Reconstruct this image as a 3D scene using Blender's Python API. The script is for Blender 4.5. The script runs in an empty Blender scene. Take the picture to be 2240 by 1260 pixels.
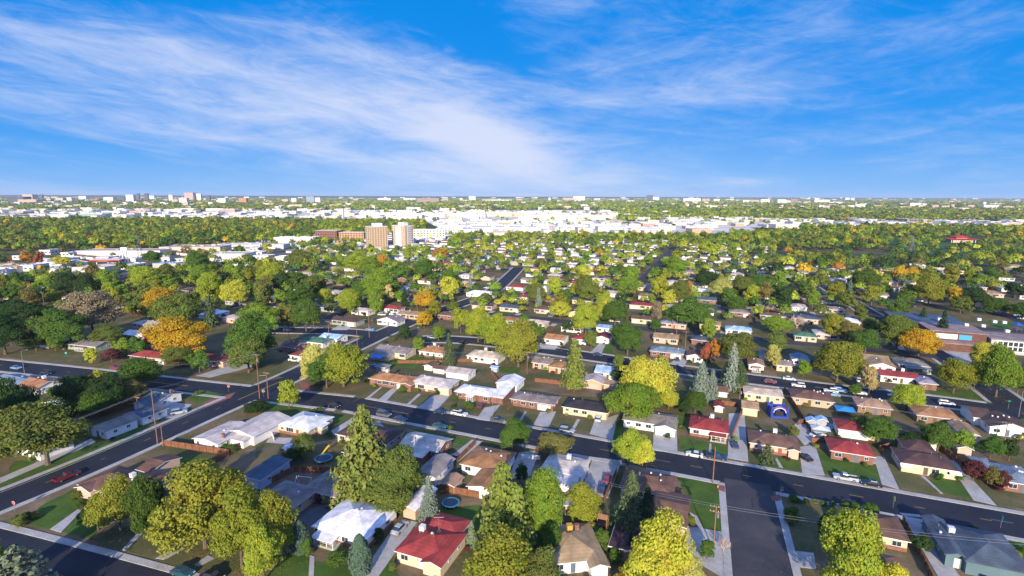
# Aerial view over a suburb in low evening sun.
import bpy, math, random
import numpy as np
R = math.radians
SC = bpy.context.scene
C = SC.collection
rnd = random.Random(11)
RNG = np.random.default_rng(7)
# ------------------------------------------------------------------ camera maths (photo pixels 2240x1260)
F, H, V0 = 1151.0, 72.0, 429.0
PITCH = math.atan((630 - V0) / F); ROLL = R(0.2)
cP, sP, cR, sR = math.cos(PITCH), math.sin(PITCH), math.cos(ROLL), math.sin(ROLL)
def un(u, v, z=0.0):
    """the point at height z seen at photo pixel u, v"""
    x = (u - 1120) / F; y = (630 - v) / F
    xr = cR*x - sR*y; yr = sR*x + cR*y
    t = (z - H) / (-sP + yr*cP)
    return (xr*t, (cP + yr*sP)*t)
def pr(X, Y, Z=0.0):
    dz = Z - H
    dep = Y*cP - dz*sP; up = Y*sP + dz*cP
    xr = X/dep; yr = up/dep
    return 1120 + (cR*xr + sR*yr)*F, 630 - (-sR*xr + cR*yr)*F
def depth(X, Y, Z=0.0): return Y*cP - (Z - H)*sP
def ztop(X, Y, v):
    """height above (X, Y) that shows at pixel row v"""
    lo, hi = -5.0, 400.0
    for _ in range(40):
        m = (lo + hi)/2
        if pr(X, Y, m)[1] > v: lo = m
        else: hi = m
    return lo
GA = R(-21.5)
E1 = (math.cos(GA), math.sin(GA)); E2 = (-math.sin(GA), math.cos(GA))
def ab(X, Y): return X*E1[0] + Y*E1[1], X*E2[0] + Y*E2[1]
def xy(a, b): return a*E1[0] + b*E2[0], a*E1[1] + b*E2[1]
# ------------------------------------------------------------------ mesh building
class MB:
    def __init__(s): s.v = []; s.f = []; s.m = []
    def add(s, vs, fs, m=0):
        o = len(s.v); s.v += [tuple(p) for p in vs]
        for f in fs: s.f.append(tuple(i + o for i in f)); s.m.append(m)
        return s
    def box(s, cx, cy, z0, w, d, h, m=0, ang=0.0):
        c, n = math.cos(ang), math.sin(ang)
        P = [(cx + x*c - y*n, cy + x*n + y*c) for x, y in ((-w/2,-d/2),(w/2,-d/2),(w/2,d/2),(-w/2,d/2))]
        return s.prism(P, z0, z0 + h, m)
    def prism(s, P, z0, z1, m=0, mtop=None):
        n = len(P); vs = [(x, y, z0) for x, y in P] + [(x, y, z1) for x, y in P]
        a = sum(P[i][0]*P[(i+1) % n][1] - P[(i+1) % n][0]*P[i][1] for i in range(n))
        o = len(s.v); s.v += vs
        def f(t, mm):
            s.f.append(tuple(i + o for i in (t if a > 0 else t[::-1]))); s.m.append(mm)
        f(tuple(range(n))[::-1], m); f(tuple(range(n, 2*n)), m if mtop is None else mtop)
        for i in range(n):
            j = (i + 1) % n; f((i, j, j + n, i + n), m)
        return s
    def tube(s, p0, p1, r0, r1=None, n=8, m=0):
        r1 = r0 if r1 is None else r1
        p0 = np.array(p0, float); p1 = np.array(p1, float); d = p1 - p0; L = np.linalg.norm(d)
        if L < 1e-6: return s
        d /= L; a = np.cross(d, (0, 0, 1.0) if abs(d[2]) < .9 else (1.0, 0, 0)); a /= np.linalg.norm(a); b = np.cross(d, a)
        vs = []
        for p, r in ((p0, r0), (p1, r1)):
            for k in range(n):
                t = 2*math.pi*k/n; vs.append(tuple(p + (a*math.cos(t) + b*math.sin(t))*r))
        fs = [(k, (k+1) % n, n + (k+1) % n, n + k) for k in range(n)] + [tuple(range(n))[::-1], tuple(range(n, 2*n))]
        return s.add(vs, fs, m)
    def path(s, pts, rad, n=6, m=0):
        """one connected tube through the points"""
        pts = [np.array(p, float) for p in pts]; rings = []
        for i, p in enumerate(pts):
            d = pts[min(i+1, len(pts)-1)] - pts[max(i-1, 0)]; d /= max(np.linalg.norm(d), 1e-9)
            a = np.cross(d, (0, 0, 1.0) if abs(d[2]) < .9 else (1.0, 0, 0)); a /= np.linalg.norm(a); b = np.cross(d, a)
            r = rad[i] if isinstance(rad, (list, tuple)) else rad
            rings += [tuple(p + (a*math.cos(2*math.pi*k/n) + b*math.sin(2*math.pi*k/n))*r) for k in range(n)]
        fs = []
        for i in range(len(pts)-1):
            for k in range(n): fs.append((i*n+k, i*n+(k+1) % n, (i+1)*n+(k+1) % n, (i+1)*n+k))
        fs += [tuple(range(n))[::-1], tuple(range((len(pts)-1)*n, len(pts)*n))]
        return s.add(rings, fs, m)
    def mesh(s, name, mats):
        me = bpy.data.meshes.new(name)
        me.from_pydata(s.v, [], s.f)
        for m in (mats if isinstance(mats, (list, tuple)) else [mats]): me.materials.append(m)
        if any(s.m): me.polygons.foreach_set('material_index', s.m)
        me.update(); return me
    def build(s, name, mats, parent=None, **k): return ob(name, s.mesh(name, mats), parent, **k)
def ob(name, data, parent=None, loc=(0, 0, 0), rot=0.0, col=None, scale=None):
    o = bpy.data.objects.new(name, data); C.objects.link(o)
    o.location = loc
    if rot: o.rotation_euler = (0, 0, rot) if not isinstance(rot, tuple) else rot
    if scale: o.scale = scale
    if parent is not None: o.parent = parent
    if col is not None: o.color = (*col, 1.0)
    return o
THINGS = []     # (object, adjective, noun, height) waiting for a label
def thing(name, cat, loc, rot=0.0, label=None, group=None, adj=None, noun=None, data=None, col=None, scale=None, z=1.5):
    o = ob(name, data, None, loc, rot, col, scale)
    o['category'] = cat
    if label: o['label'] = label
    if group: o['group'] = group
    THINGS.append((o, adj, noun or cat, z))
    return o
def kind(o, k): o['kind'] = k; return o
# ------------------------------------------------------------------ materials
def nodes(name):
    m = bpy.data.materials.new(name); m.use_nodes = True
    nt = m.node_tree; b = nt.nodes['Principled BSDF']
    return m, nt, b
def N(nt, t, **kw):
    n = nt.nodes.new(t)
    for k, v in kw.items():
        if k in n.inputs: n.inputs[k].default_value = v
        else: setattr(n, k, v)
    return n
def noise(nt, scale, detail=4.0, rough=.55, coord='Object', vec=None):
    if vec is None:
        t = N(nt, 'ShaderNodeTexCoord'); vec = t.outputs[coord]
    n = N(nt, 'ShaderNodeTexNoise'); n.inputs['Scale'].default_value = scale; n.inputs['Detail'].default_value = detail; n.inputs['Roughness'].default_value = rough
    nt.links.new(vec, n.inputs['Vector']); return n.outputs['Fac']
def ramp(nt, fac, stops):
    r = N(nt, 'ShaderNodeValToRGB'); e = r.color_ramp.elements
    while len(e) > 1: e.remove(e[-1])
    for i, (p, c) in enumerate(stops):
        el = e[0] if i == 0 else e.new(p)
        el.position = p; el.color = (*c, 1) if len(c) == 3 else c
    nt.links.new(fac, r.inputs['Fac']); return r.outputs['Color']
def mix(nt, a, b, fac, mode='MIX'):
    x = N(nt, 'ShaderNodeMix', data_type='RGBA', blend_type=mode)
    for sock, val in ((x.inputs[0], fac), (x.inputs[6], a), (x.inputs[7], b)):
        if isinstance(val, bpy.types.NodeSocket): nt.links.new(val, sock)
        elif isinstance(val, (int, float)): sock.default_value = val
        else: sock.default_value = (*val, 1)
    return x.outputs[2]
def gray(nt, fac, lo, hi): return ramp(nt, fac, [(.3, (lo,)*3), (.7, (hi,)*3)])
def objcol(nt):
    return N(nt, 'ShaderNodeObjectInfo').outputs['Color']
def m_plain(name, col, rough=.7, metal=0.0, amt=.18, sc=3.0, coat=0.0, spec=.5):
    """painted / bare surface; col None takes the object's own colour"""
    m, nt, b = nodes(name)
    base = objcol(nt) if col is None else None
    f = noise(nt, sc, 5)
    g = gray(nt, f, 1 - amt, 1 + amt*.6)
    c = mix(nt, base if base is not None else col, g, 1.0, 'MULTIPLY')
    nt.links.new(c, b.inputs['Base Color'])
    b.inputs['Roughness'].default_value = rough; b.inputs['Metallic'].default_value = metal
    b.inputs['Coat Weight'].default_value = coat; b.inputs['Specular IOR Level'].default_value = spec
    return m
def m_roof(name):
    m, nt, b = nodes(name)
    t = N(nt, 'ShaderNodeTexCoord')
    f1 = noise(nt, .35, 5, .6, vec=t.outputs['Object']); f2 = noise(nt, 9, 3, .7, vec=t.outputs['Object'])
    w = N(nt, 'ShaderNodeTexWave', wave_type='BANDS', bands_direction='Z', Scale=1.3, Distortion=.3); w.inputs['Detail'].default_value = 2
    nt.links.new(t.outputs['Object'], w.inputs['Vector'])
    c = mix(nt, objcol(nt), gray(nt, f1, .62, 1.32), 1.0, 'MULTIPLY')
    c = mix(nt, c, gray(nt, f2, .8, 1.15), 1.0, 'MULTIPLY')
    c = mix(nt, c, gray(nt, w.outputs['Fac'], .94, 1.03), 1.0, 'MULTIPLY')
    nt.links.new(c, b.inputs['Base Color']); b.inputs['Roughness'].default_value = .85; b.inputs['Specular IOR Level'].default_value = .3
    return m
def m_brick(name, k=1.0):
    m, nt, b = nodes(name)
    t = N(nt, 'ShaderNodeTexCoord'); g = N(nt, 'ShaderNodeNewGeometry')
    br = N(nt, 'ShaderNodeTexBrick', Scale=4.0); br.inputs['Color1'].default_value = (.24*k, .092*k, .06*k, 1); br.inputs['Color2'].default_value = (.17*k, .065*k, .045*k, 1); br.inputs['Mortar'].default_value = (.30*k, .22*k, .18*k, 1)
    cx = N(nt, 'ShaderNodeSeparateXYZ'); nt.links.new(t.outputs['Object'], cx.inputs[0])
    ad = N(nt, 'ShaderNodeMath', operation='ADD'); nt.links.new(cx.outputs[0], ad.inputs[0]); nt.links.new(cx.outputs[1], ad.inputs[1])
    cb = N(nt, 'ShaderNodeCombineXYZ'); nt.links.new(ad.outputs[0], cb.inputs[0]); nt.links.new(cx.outputs[2], cb.inputs[1])
    nt.links.new(cb.outputs[0], br.inputs['Vector'])
    c = mix(nt, br.outputs['Color'], gray(nt, noise(nt, .9, 4, vec=t.outputs['Object']), .75, 1.2), 1.0, 'MULTIPLY')
    nt.links.new(c, b.inputs['Base Color']); b.inputs['Roughness'].default_value = .9
    return m
def m_ground(name, stops, sc, sc2=None, amt=.25, rough=.95, coord='Object', stops2=None, sc3=None):
    m, nt, b = nodes(name)
    c = ramp(nt, noise(nt, sc, 6, .6, coord), stops)
    if stops2:
        c2 = ramp(nt, noise(nt, sc*3.1, 5, .6, coord), stops2)
        c = mix(nt, c, c2, gray(nt, noise(nt, sc3 or sc*.5, 3, .5, coord), 0, 1))
    if sc2: c = mix(nt, c, gray(nt, noise(nt, sc2, 5, .7, coord), 1-amt, 1+amt), 1.0, 'MULTIPLY')
    nt.links.new(c, b.inputs['Base Color']); b.inputs['Roughness'].default_value = rough; b.inputs['Specular IOR Level'].default_value = .2
    return m
def m_asphalt(name, k=(1, 1, 1)):
    m, nt, b = nodes(name)
    t = N(nt, 'ShaderNodeTexCoord')
    c = ramp(nt, noise(nt, .12, 5, .6, vec=t.outputs['Object']), [(.3, (.026, .027, .033)), (.5, (.039, .039, .045)), (.72, (.058, .055, .058))])
    c = mix(nt, c, gray(nt, noise(nt, 3, 4, .7, vec=t.outputs['Object']), .85, 1.15), 1.0, 'MULTIPLY')
    v = N(nt, 'ShaderNodeTexVoronoi', feature='DISTANCE_TO_EDGE', Scale=.2)
    d = N(nt, 'ShaderNodeMix', data_type='VECTOR'); d.inputs[0].default_value = .12
    nz = N(nt, 'ShaderNodeTexNoise', Scale=.3); nt.links.new(t.outputs['Object'], nz.inputs['Vector'])
    ad = N(nt, 'ShaderNodeVectorMath', operation='MULTIPLY_ADD'); ad.inputs[1].default_value = (5, 5, 5)
    nt.links.new(nz.outputs['Color'], ad.inputs[0]); nt.links.new(t.outputs['Object'], ad.inputs[2]); nt.links.new(ad.outputs[0], v.inputs['Vector'])
    cr = ramp(nt, v.outputs['Distance'], [(.0, (.72,)*3), (.008, (.8,)*3), (.016, (1,)*3)])
    c = mix(nt, mix(nt, c, cr, 1.0, 'MULTIPLY'), k, 1.0, 'MULTIPLY')
    nt.links.new(c, b.inputs['Base Color']); b.inputs['Roughness'].default_value = .8; b.inputs['Specular IOR Level'].default_value = .35
    return m
def m_leaf(name, attr=False, trans=.36):
    m, nt, b = nodes(name)
    if attr: base = N(nt, 'ShaderNodeVertexColor', layer_name='Col').outputs['Color']
    else: base = objcol(nt)
    t = N(nt, 'ShaderNodeTexCoord'); co = t.outputs['Object']
    oi = N(nt, 'ShaderNodeObjectInfo')
    mp = N(nt, 'ShaderNodeVectorMath', operation='ADD'); nt.links.new(co, mp.inputs[0]); nt.links.new(oi.outputs['Random'], mp.inputs[1])
    f = noise(nt, .15 if attr else 3.6, 3, .6, vec=mp.outputs[0]); f2 = noise(nt, 1.5 if attr else 26.0, 2, .6, vec=mp.outputs[0])
    hs = N(nt, 'ShaderNodeHueSaturation'); nt.links.new(base, hs.inputs['Color'])
    mr = N(nt, 'ShaderNodeMapRange'); mr.inputs[1].default_value = .3; mr.inputs[2].default_value = .7; mr.inputs[3].default_value = .490; mr.inputs[4].default_value = .530
    nt.links.new(f, mr.inputs[0]); nt.links.new(mr.outputs[0], hs.inputs['Hue'])
    c = mix(nt, hs.outputs['Color'], gray(nt, f2, .6, 1.3), 1.0, 'MULTIPLY')
    d = N(nt, 'ShaderNodeBsdfDiffuse'); tr = N(nt, 'ShaderNodeBsdfTranslucent')
    nt.links.new(c, d.inputs['Color']); nt.links.new(c, tr.inputs['Color'])
    mx = N(nt, 'ShaderNodeMixShader'); mx.inputs[0].default_value = trans
    nt.links.new(d.outputs[0], mx.inputs[1]); nt.links.new(tr.outputs[0], mx.inputs[2])
    nt.links.new(mx.outputs[0], nt.nodes['Material Output'].inputs['Surface']); nt.nodes.remove(b)
    return m
def m_facade(name, sx=.3, sz=.3, dark=(.05, .06, .08)):
    """wall of a far building: object colour with rows of dark windows"""
    m, nt, b = nodes(name)
    t = N(nt, 'ShaderNodeTexCoord'); s = N(nt, 'ShaderNodeSeparateXYZ'); nt.links.new(t.outputs['Object'], s.inputs[0])
    ad = N(nt, 'ShaderNodeMath', operation='ADD'); nt.links.new(s.outputs[0], ad.inputs[0]); nt.links.new(s.outputs[1], ad.inputs[1])
    def cell(src, k, lo):
        mu = N(nt, 'ShaderNodeMath', operation='MULTIPLY'); mu.inputs[1].default_value = k; nt.links.new(src, mu.inputs[0])
        fr = N(nt, 'ShaderNodeMath', operation='FRACT'); nt.links.new(mu.outputs[0], fr.inputs[0])
        gt = N(nt, 'ShaderNodeMath', operation='GREATER_THAN'); gt.inputs[1].default_value = lo; nt.links.new(fr.outputs[0], gt.inputs[0]); return gt.outputs[0]
    an = N(nt, 'ShaderNodeMath', operation='MULTIPLY'); nt.links.new(cell(ad.outputs[0], sx, .5), an.inputs[0]); nt.links.new(cell(s.outputs[2], sz, .55), an.inputs[1])
    g = N(nt, 'ShaderNodeNewGeometry'); sn = N(nt, 'ShaderNodeSeparateXYZ'); nt.links.new(g.outputs['Normal'], sn.inputs[0])
    lt = N(nt, 'ShaderNodeMath', operation='LESS_THAN'); lt.inputs[1].default_value = .5; nt.links.new(sn.outputs[2], lt.inputs[0])
    a2 = N(nt, 'ShaderNodeMath', operation='MULTIPLY'); nt.links.new(an.outputs[0], a2.inputs[0]); nt.links.new(lt.outputs[0], a2.inputs[1])
    c = mix(nt, mix(nt, objcol(nt), gray(nt, noise(nt, .05, 4), .85, 1.1), 1.0, 'MULTIPLY'), dark, a2.outputs[0])
    nt.links.new(c, b.inputs['Base Color']); b.inputs['Roughness'].default_value = .6
    return m
def m_glass(name, col=(.03, .04, .055)):
    m, nt, b = nodes(name)
    c = mix(nt, col, gray(nt, noise(nt, .8, 2), .6, 1.5), 1.0, 'MULTIPLY')
    nt.links.new(c, b.inputs['Base Color']); b.inputs['Roughness'].default_value = .08; b.inputs['Specular IOR Level'].default_value = .8
    return m
MT = dict(
    roof=m_roof('roof_shingle'), wall=m_plain('wall_paint', None, .8, amt=.1, sc=1.2), brick=m_brick('brick_wall'),
    trim=m_plain('white_trim', (.72, .72, .72), .5, amt=.08), glass=m_glass('window_glass'), paint=m_plain('object_paint', None, .5, amt=.1),
    metal=m_plain('galvanised_metal', (.42, .43, .45), .4, .7), wood=m_plain('fence_wood', (.20, .085, .045), .85, amt=.35, sc=1.0),
    polewood=m_plain('pole_wood', (.26, .13, .07), .85, amt=.3, sc=2.0), bark=m_plain('bark', (.13, .10, .075), .95, amt=.35, sc=9.0),
    concrete=m_ground('concrete', [(.3, (.30, .29, .285)), (.6, (.40, .39, .38)), (.8, (.46, .45, .44))], .25, 2.0, .15, .85),
    asphalt=m_asphalt('asphalt'),
    lawn=m_ground('lawn_green', [(.3, (.038, .080, .014)), (.55, (.062, .115, .018)), (.8, (.11, .135, .03))], .18, 2.5, .3),
    drylawn=m_ground('lawn_dry', [(.25, (.055, .08, .022)), (.5, (.10, .098, .04)), (.75, (.18, .13, .07))], .15, 2.0, .28),
    dirt=m_ground('yard_dirt', [(.3, (.11, .08, .055)), (.6, (.17, .125, .09)), (.8, (.21, .165, .12))], .15, 2.0, .25),
    yellow=m_plain('yellow_line_paint', (.50, .33, .05), .7, amt=.3, sc=2.0), white=m_plain('white_line_paint', (.62, .62, .62), .7, amt=.25, sc=2.0),
    leaf=m_leaf('leaves'), needle=m_leaf('needles', trans=.16), mass=m_leaf('leaf_mass', attr=True),
    facade=m_facade('facade'), facade2=m_facade('facade_fine', .22, .28),
    car=m_plain('car_paint', None, .25, .15, amt=.05, coat=.8), tyre=m_plain('rubber', (.02, .02, .02), .9), lamp=m_plain('lamp_glass', (.75, .77, .8), .15), tail=m_plain('tail_lamp_glass', (.35, .01, .01), .2),
    redrock=m_plain('red_gravel', (.24, .09, .07), .95, amt=.4, sc=3.0), stucco=m_plain('stucco', None, .9, amt=.12, sc=.6),
    brick2=None, pale=m_ground('pale_yard', [(.25, (.46, .38, .28)), (.5, (.62, .57, .50)), (.75, (.74, .72, .70))], .012, .1, .25),
    park=m_ground('park_grass', [(.3, (.03, .07, .02)), (.7, (.06, .12, .03))], .02, .3, .25),
    lot=m_ground('parking_asphalt', [(.3, (.075, .075, .085)), (.6, (.11, .11, .12)), (.8, (.15, .145, .14))], .03, .6, .2),
    tar=m_plain('tar_repair', (.022, .022, .025), .75, amt=.3, sc=1.5), steel=m_plain('dark_steel', (.14, .145, .155), .6, .3),
    sign=m_plain('sign_face', None, .4, amt=.05),
)
MT['brick2'] = m_brick('dark_brick', .55)
MT['asphalt_new'] = m_asphalt('asphalt_new', (.42, .50, .68)); MT['asphalt_old'] = m_asphalt('asphalt_old', (1.25, 1.2, 1.2))
# ------------------------------------------------------------------ world, sun, camera
SUN_EL, SUN_AZ = 19.5, 5.0
def build_world():
    w = bpy.data.worlds.new('World'); SC.world = w; w.use_nodes = True
    nt = w.node_tree; bg = nt.nodes['Background']
    sky = N(nt, 'ShaderNodeTexSky', sky_type='NISHITA', sun_disc=False)
    sky.sun_elevation = R(SUN_EL); sky.sun_rotation = R(180 + SUN_AZ); sky.altitude = 1600; sky.air_density = 1.0; sky.dust_density = .4; sky.ozone_density = 2.5
    tc = N(nt, 'ShaderNodeTexCoord'); D = tc.outputs['Generated']
    hs = N(nt, 'ShaderNodeHueSaturation', Saturation=SKY_SAT, Value=1.0); nt.links.new(sky.outputs[0], hs.inputs['Color'])
    base = mix(nt, hs.outputs['Color'], SKY_TINT, 1.0, 'MULTIPLY')
    sp = N(nt, 'ShaderNodeSeparateXYZ'); nt.links.new(D, sp.inputs[0])
    def M(op, a, b=None, c=None):
        n = N(nt, 'ShaderNodeMath', operation=op)
        for i, x in enumerate((a, b, c)):
            if x is None: continue
            if isinstance(x, bpy.types.NodeSocket): nt.links.new(x, n.inputs[i])
            else: n.inputs[i].default_value = x
        return n.outputs[0]
    az = M('ARCTAN2', sp.outputs[0], sp.outputs[1]); el = M('ARCSINE', sp.outputs[2])
    q = M('ADD', M('ADD', el, M('MULTIPLY', az, .11)), M('MULTIPLY', M('MULTIPLY', az, az), -.05))
    q = M('MULTIPLY', M('LOGARITHM', M('ADD', M('MAXIMUM', q, -.25), .42), math.e), .5)      # finer layers towards the horizon
    def vec(kx, ky, off=0.0, rot=0.0):
        c, s = math.cos(rot), math.sin(rot)
        cb = N(nt, 'ShaderNodeCombineXYZ'); nt.links.new(M('MULTIPLY', M('ADD', M('MULTIPLY', az, c), M('MULTIPLY', q, s)), kx), cb.inputs[0]); nt.links.new(M('MULTIPLY', M('ADD', M('MULTIPLY', q, c), M('MULTIPLY', az, -s)), ky), cb.inputs[1]); cb.inputs[2].default_value = off
        return cb.outputs[0]
    def nz(v, det, ro, dist=0.0):
        n = N(nt, 'ShaderNodeTexNoise', Scale=1.0, Detail=det, Roughness=ro, Distortion=dist); nt.links.new(v, n.inputs['Vector']); return n.outputs['Fac']
    n1 = nz(vec(2.2, 17, 3.3, R(-3)), 8, .60, .5)      # long streaks
    n2 = nz(vec(5.5, 26, 7.7, R(5)), 8, .66, .9)       # ragged wisps
    n3 = nz(vec(2.4, 6.0, 1.1), 5, .55, .6)            # broad cover
    n4 = nz(vec(15, 75, 5.1, R(-6)), 6, .7, .8)        # fine fibres
    def blob(a0, e0, wa, we, k, rot=0.0):
        c, s = math.cos(rot), math.sin(rot)
        da = M('SUBTRACT', az, R(a0)); de = M('SUBTRACT', el, R(e0))
        x = M('DIVIDE', M('ADD', M('MULTIPLY', da, c), M('MULTIPLY', de, s)), R(wa)); y = M('DIVIDE', M('ADD', M('MULTIPLY', da, -s), M('MULTIPLY', de, c)), R(we))
        r2 = M('ADD', M('MULTIPLY', x, x), M('MULTIPLY', y, y))
        return M('MULTIPLY', M('EXPONENT', M('MULTIPLY', r2, -1.0)), k)
    mask = None
    for b in CLOUD_BLOBS:
        t = blob(*b); mask = t if mask is None else M('ADD', mask, t)
    con = lambda n, k: M('ADD', M('MULTIPLY', M('SUBTRACT', n, .5), k), .5)
    streak = M('ADD', M('ADD', M('MULTIPLY', con(n1, 1.9), .33), M('MULTIPLY', con(n2, 2.1), .36)), M('ADD', M('MULTIPLY', con(n3, 1.8), .16), M('MULTIPLY', con(n4, 1.8), .15)))
    cov = M('ADD', streak, mask)
    mr = N(nt, 'ShaderNodeMapRange', interpolation_type='SMOOTHSTEP'); nt.links.new(cov, mr.inputs[0])
    mr.inputs[1].default_value = .38; mr.inputs[2].default_value = 1.24; mr.inputs[3].default_value = 0; mr.inputs[4].default_value = 1.0
    hz = N(nt, 'ShaderNodeMapRange', interpolation_type='SMOOTHSTEP'); nt.links.new(el, hz.inputs[0])
    hz.inputs[1].default_value = R(-2); hz.inputs[2].default_value = R(24); hz.inputs[3].default_value = 1.0; hz.inputs[4].default_value = 0.0
    grad = mix(nt, TOP_COL, HORIZON_COL, M('POWER', hz.outputs[0], 1.6))
    band = blob(0, -1, 200, 4.6, .85); grad = mix(nt, grad, BAND_COL, band)
    glow = blob(0, 0, 26, 7, .55); grad = mix(nt, grad, GLOW_COL, glow)
    bk = N(nt, 'ShaderNodeMapRange', interpolation_type='SMOOTHSTEP'); nt.links.new(M('SUBTRACT', sp.outputs[2], sp.outputs[1]), bk.inputs[0])
    bk.inputs[1].default_value = -.25; bk.inputs[2].default_value = .7; bk.inputs[3].default_value = 0.0; bk.inputs[4].default_value = 1.0
    # sky behind and above the camera, bright veil added to lift the shadows
    lit = mix(nt, mix(nt, sky.outputs[0], (.55, .8, 1.3), 1.0, 'MULTIPLY'), SUNWARD_FILL, .7)
    c = mix(nt, mix(nt, base, grad, SKY_MIX), lit, bk.outputs[0])
    c = mix(nt, c, CLOUD_COL, M('MULTIPLY', mr.outputs[0], .95))
    nt.links.new(c, bg.inputs['Color']); bg.inputs['Strength'].default_value = SKY_STR
SKY_SAT, SKY_TINT, SKY_STR, SKY_MIX = 1.2, (.2, .62, 1.05), .132, .94
TOP_COL, HORIZON_COL, GLOW_COL, BAND_COL, SUNWARD_FILL = (.0, 1.28, 4.1), (.08, 1.62, 4.4), (2.0, 2.8, 4.6), (1.5, 2.6, 4.6), (1.6, 2.7, 6.4)
CLOUD_COL = (3.5, 3.85, 4.9)
# azimuth, elevation, half widths (deg), strength, tilt
CLOUD_BLOBS = [(-15, 8.6, 14, 3.2, .44, R(-10)), (-3, 6.0, 7, 2.4, .64, R(-16)), (-10, 12.3, 9, 2.6, .24, R(-12)), (-33, 11.5, 15, 3.4, .22, R(-6)), (-38, 7.5, 14, 2.0, .20, R(-8)), (-24, 4.6, 18, 1.4, .26, R(-5)), (-20, 16, 8, 3, .06, R(-25)), (15, 10.5, 10, 1.3, .12, R(2)), (8, 9.2, 6, 1.0, .16, R(-10)), (26, 13, 12, 3.5, .08, R(6)),
               (-1, 2.4, 14, 2.0, .32, 0), (-2, 23, 11, 2.2, .14, R(10)), (35, 17, 10, 5, .10, R(20)), (24, 1.5, 4, .45, .25, R(3)), (18, 20, 16, 3, .06, R(4)), (-5, 15.5, 7, 2.2, -.22, R(-15)), (-38, 17.5, 9, 2.5, -.12, 0), (-40, 20, 13, 5.5, -.42, 0), (-27, 21, 11, 4, -.26, 0), (40, 19, 8, 7, -.15, 0), (-20, 24, 8, 3, -.10, R(-15))]
build_world()
sun = bpy.data.lights.new('sun', 'SUN'); sun.energy = 5.0; sun.angle = R(.5); sun.color = (1.0, .85, .62)
so = bpy.data.objects.new('sun', sun); C.objects.link(so); so.rotation_euler = (R(90 - SUN_EL), 0, R(-SUN_AZ)); so.location = (0, -200, 300)
cam = bpy.data.cameras.new('camera'); cam.sensor_width = 36; cam.lens = F/2240*36; cam.clip_end = 90000; cam.clip_start = .5
co = bpy.data.objects.new('camera', cam); C.objects.link(co); co.location = (0, 0, H)
co.rotation_mode = 'XYZ'
from mathutils import Matrix
co.matrix_world = Matrix.Translation((0, 0, H)) @ Matrix.Rotation(R(90) - PITCH, 4, 'X') @ Matrix.Rotation(ROLL, 4, 'Z')
SC.camera = co
SC.view_settings.view_transform = 'Standard'; SC.view_settings.look = 'None'; SC.view_settings.gamma = 1; SC.view_settings.exposure = .6
SC.cycles.use_denoising = True; SC.cycles.volume_bounces = 0; SC.cycles.volume_step_rate = 50; SC.cycles.volume_max_steps = 32
SC.cycles.max_bounces = 6; SC.cycles.transparent_max_bounces = 8; SC.cycles.diffuse_bounces = 3; SC.cycles.caustics_reflective = False; SC.cycles.caustics_refractive = False
# ------------------------------------------------------------------ ground, roads, pavements
m, nt, b = nodes('ground_earth')
c1 = ramp(nt, noise(nt, .06, 6, .62), [(.28, (.05, .075, .025)), (.45, (.10, .095, .042)), (.58, (.16, .12, .07)), (.75, (.24, .18, .12))])
c2 = ramp(nt, noise(nt, .004, 6, .6), [(.3, (.03, .05, .018)), (.55, (.055, .07, .025)), (.75, (.12, .11, .05))])
gs = N(nt, 'ShaderNodeTexCoord'); ss = N(nt, 'ShaderNodeSeparateXYZ'); nt.links.new(gs.outputs['Object'], ss.inputs[0])
mr = N(nt, 'ShaderNodeMapRange'); nt.links.new(ss.outputs[1], mr.inputs[0]); mr.inputs[1].default_value = 500; mr.inputs[2].default_value = 1300
c = mix(nt, c1, c2, mr.outputs[0]); c = mix(nt, c, gray(nt, noise(nt, 1.2, 5, .7), .75, 1.25), 1.0, 'MULTIPLY')
nt.links.new(c, b.inputs['Base Color']); b.inputs['Roughness'].default_value = 1; b.inputs['Specular IOR Level'].default_value = .1
MT['earth'] = m
g = MB(); g.add([(-60000, -200, 0), (60000, -200, 0), (60000, 70000, 0), (-60000, 70000, 0)], [(0, 1, 2, 3)])
kind(g.build('ground', m), 'structure')
def resample(P, st=2.0):
    out = [P[0]]
    for p, q in zip(P, P[1:]):
        L = math.dist(p, q); n = max(1, int(L/st))
        out += [(p[0] + (q[0]-p[0])*k/n, p[1] + (q[1]-p[1])*k/n) for k in range(1, n+1)]
    return out
def smooth(P, it=3):
    for _ in range(it):
        Q = [P[0]]
        for p, q in zip(P, P[1:]): Q += [(p[0]*.75+q[0]*.25, p[1]*.75+q[1]*.25), (p[0]*.25+q[0]*.75, p[1]*.25+q[1]*.75)]
        P = Q + [P[-1]]
    return P
def offset(P, d):
    out = []
    for i, p in enumerate(P):
        a, q = P[max(i-1, 0)], P[min(i+1, len(P)-1)]; dx, dy = q[0]-a[0], q[1]-a[1]; L = math.hypot(dx, dy) or 1
        out.append((p[0] - dy/L*d, p[1] + dx/L*d))
    return out
ROADS = []      # (points, half width)
def near_road(x, y, pad=0.0, skip=None):
    for k, (P, hw, bb) in enumerate(ROADS):
        if k == skip or not (bb[0]-hw-pad < x < bb[1]+hw+pad and bb[2]-hw-pad < y < bb[3]+hw+pad): continue
        for p, q in zip(P, P[1:]):
            dx, dy = q[0]-p[0], q[1]-p[1]; t = max(0, min(1, ((x-p[0])*dx + (y-p[1])*dy)/(dx*dx+dy*dy+1e-9)))
            if math.hypot(x-p[0]-t*dx, y-p[1]-t*dy) < hw + pad: return True
    return False
def road(P, w=11.0):
    P = smooth([tuple(p) for p in P], 2); ROADS.append((P, w/2, (min(p[0] for p in P), max(p[0] for p in P), min(p[1] for p in P), max(p[1] for p in P))))
ln = lambda t, n=141.1, a=-22: (n*math.sin(R(-a)) + t*math.cos(R(a)), n*math.cos(R(a)) + t*math.sin(R(a)))
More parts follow.
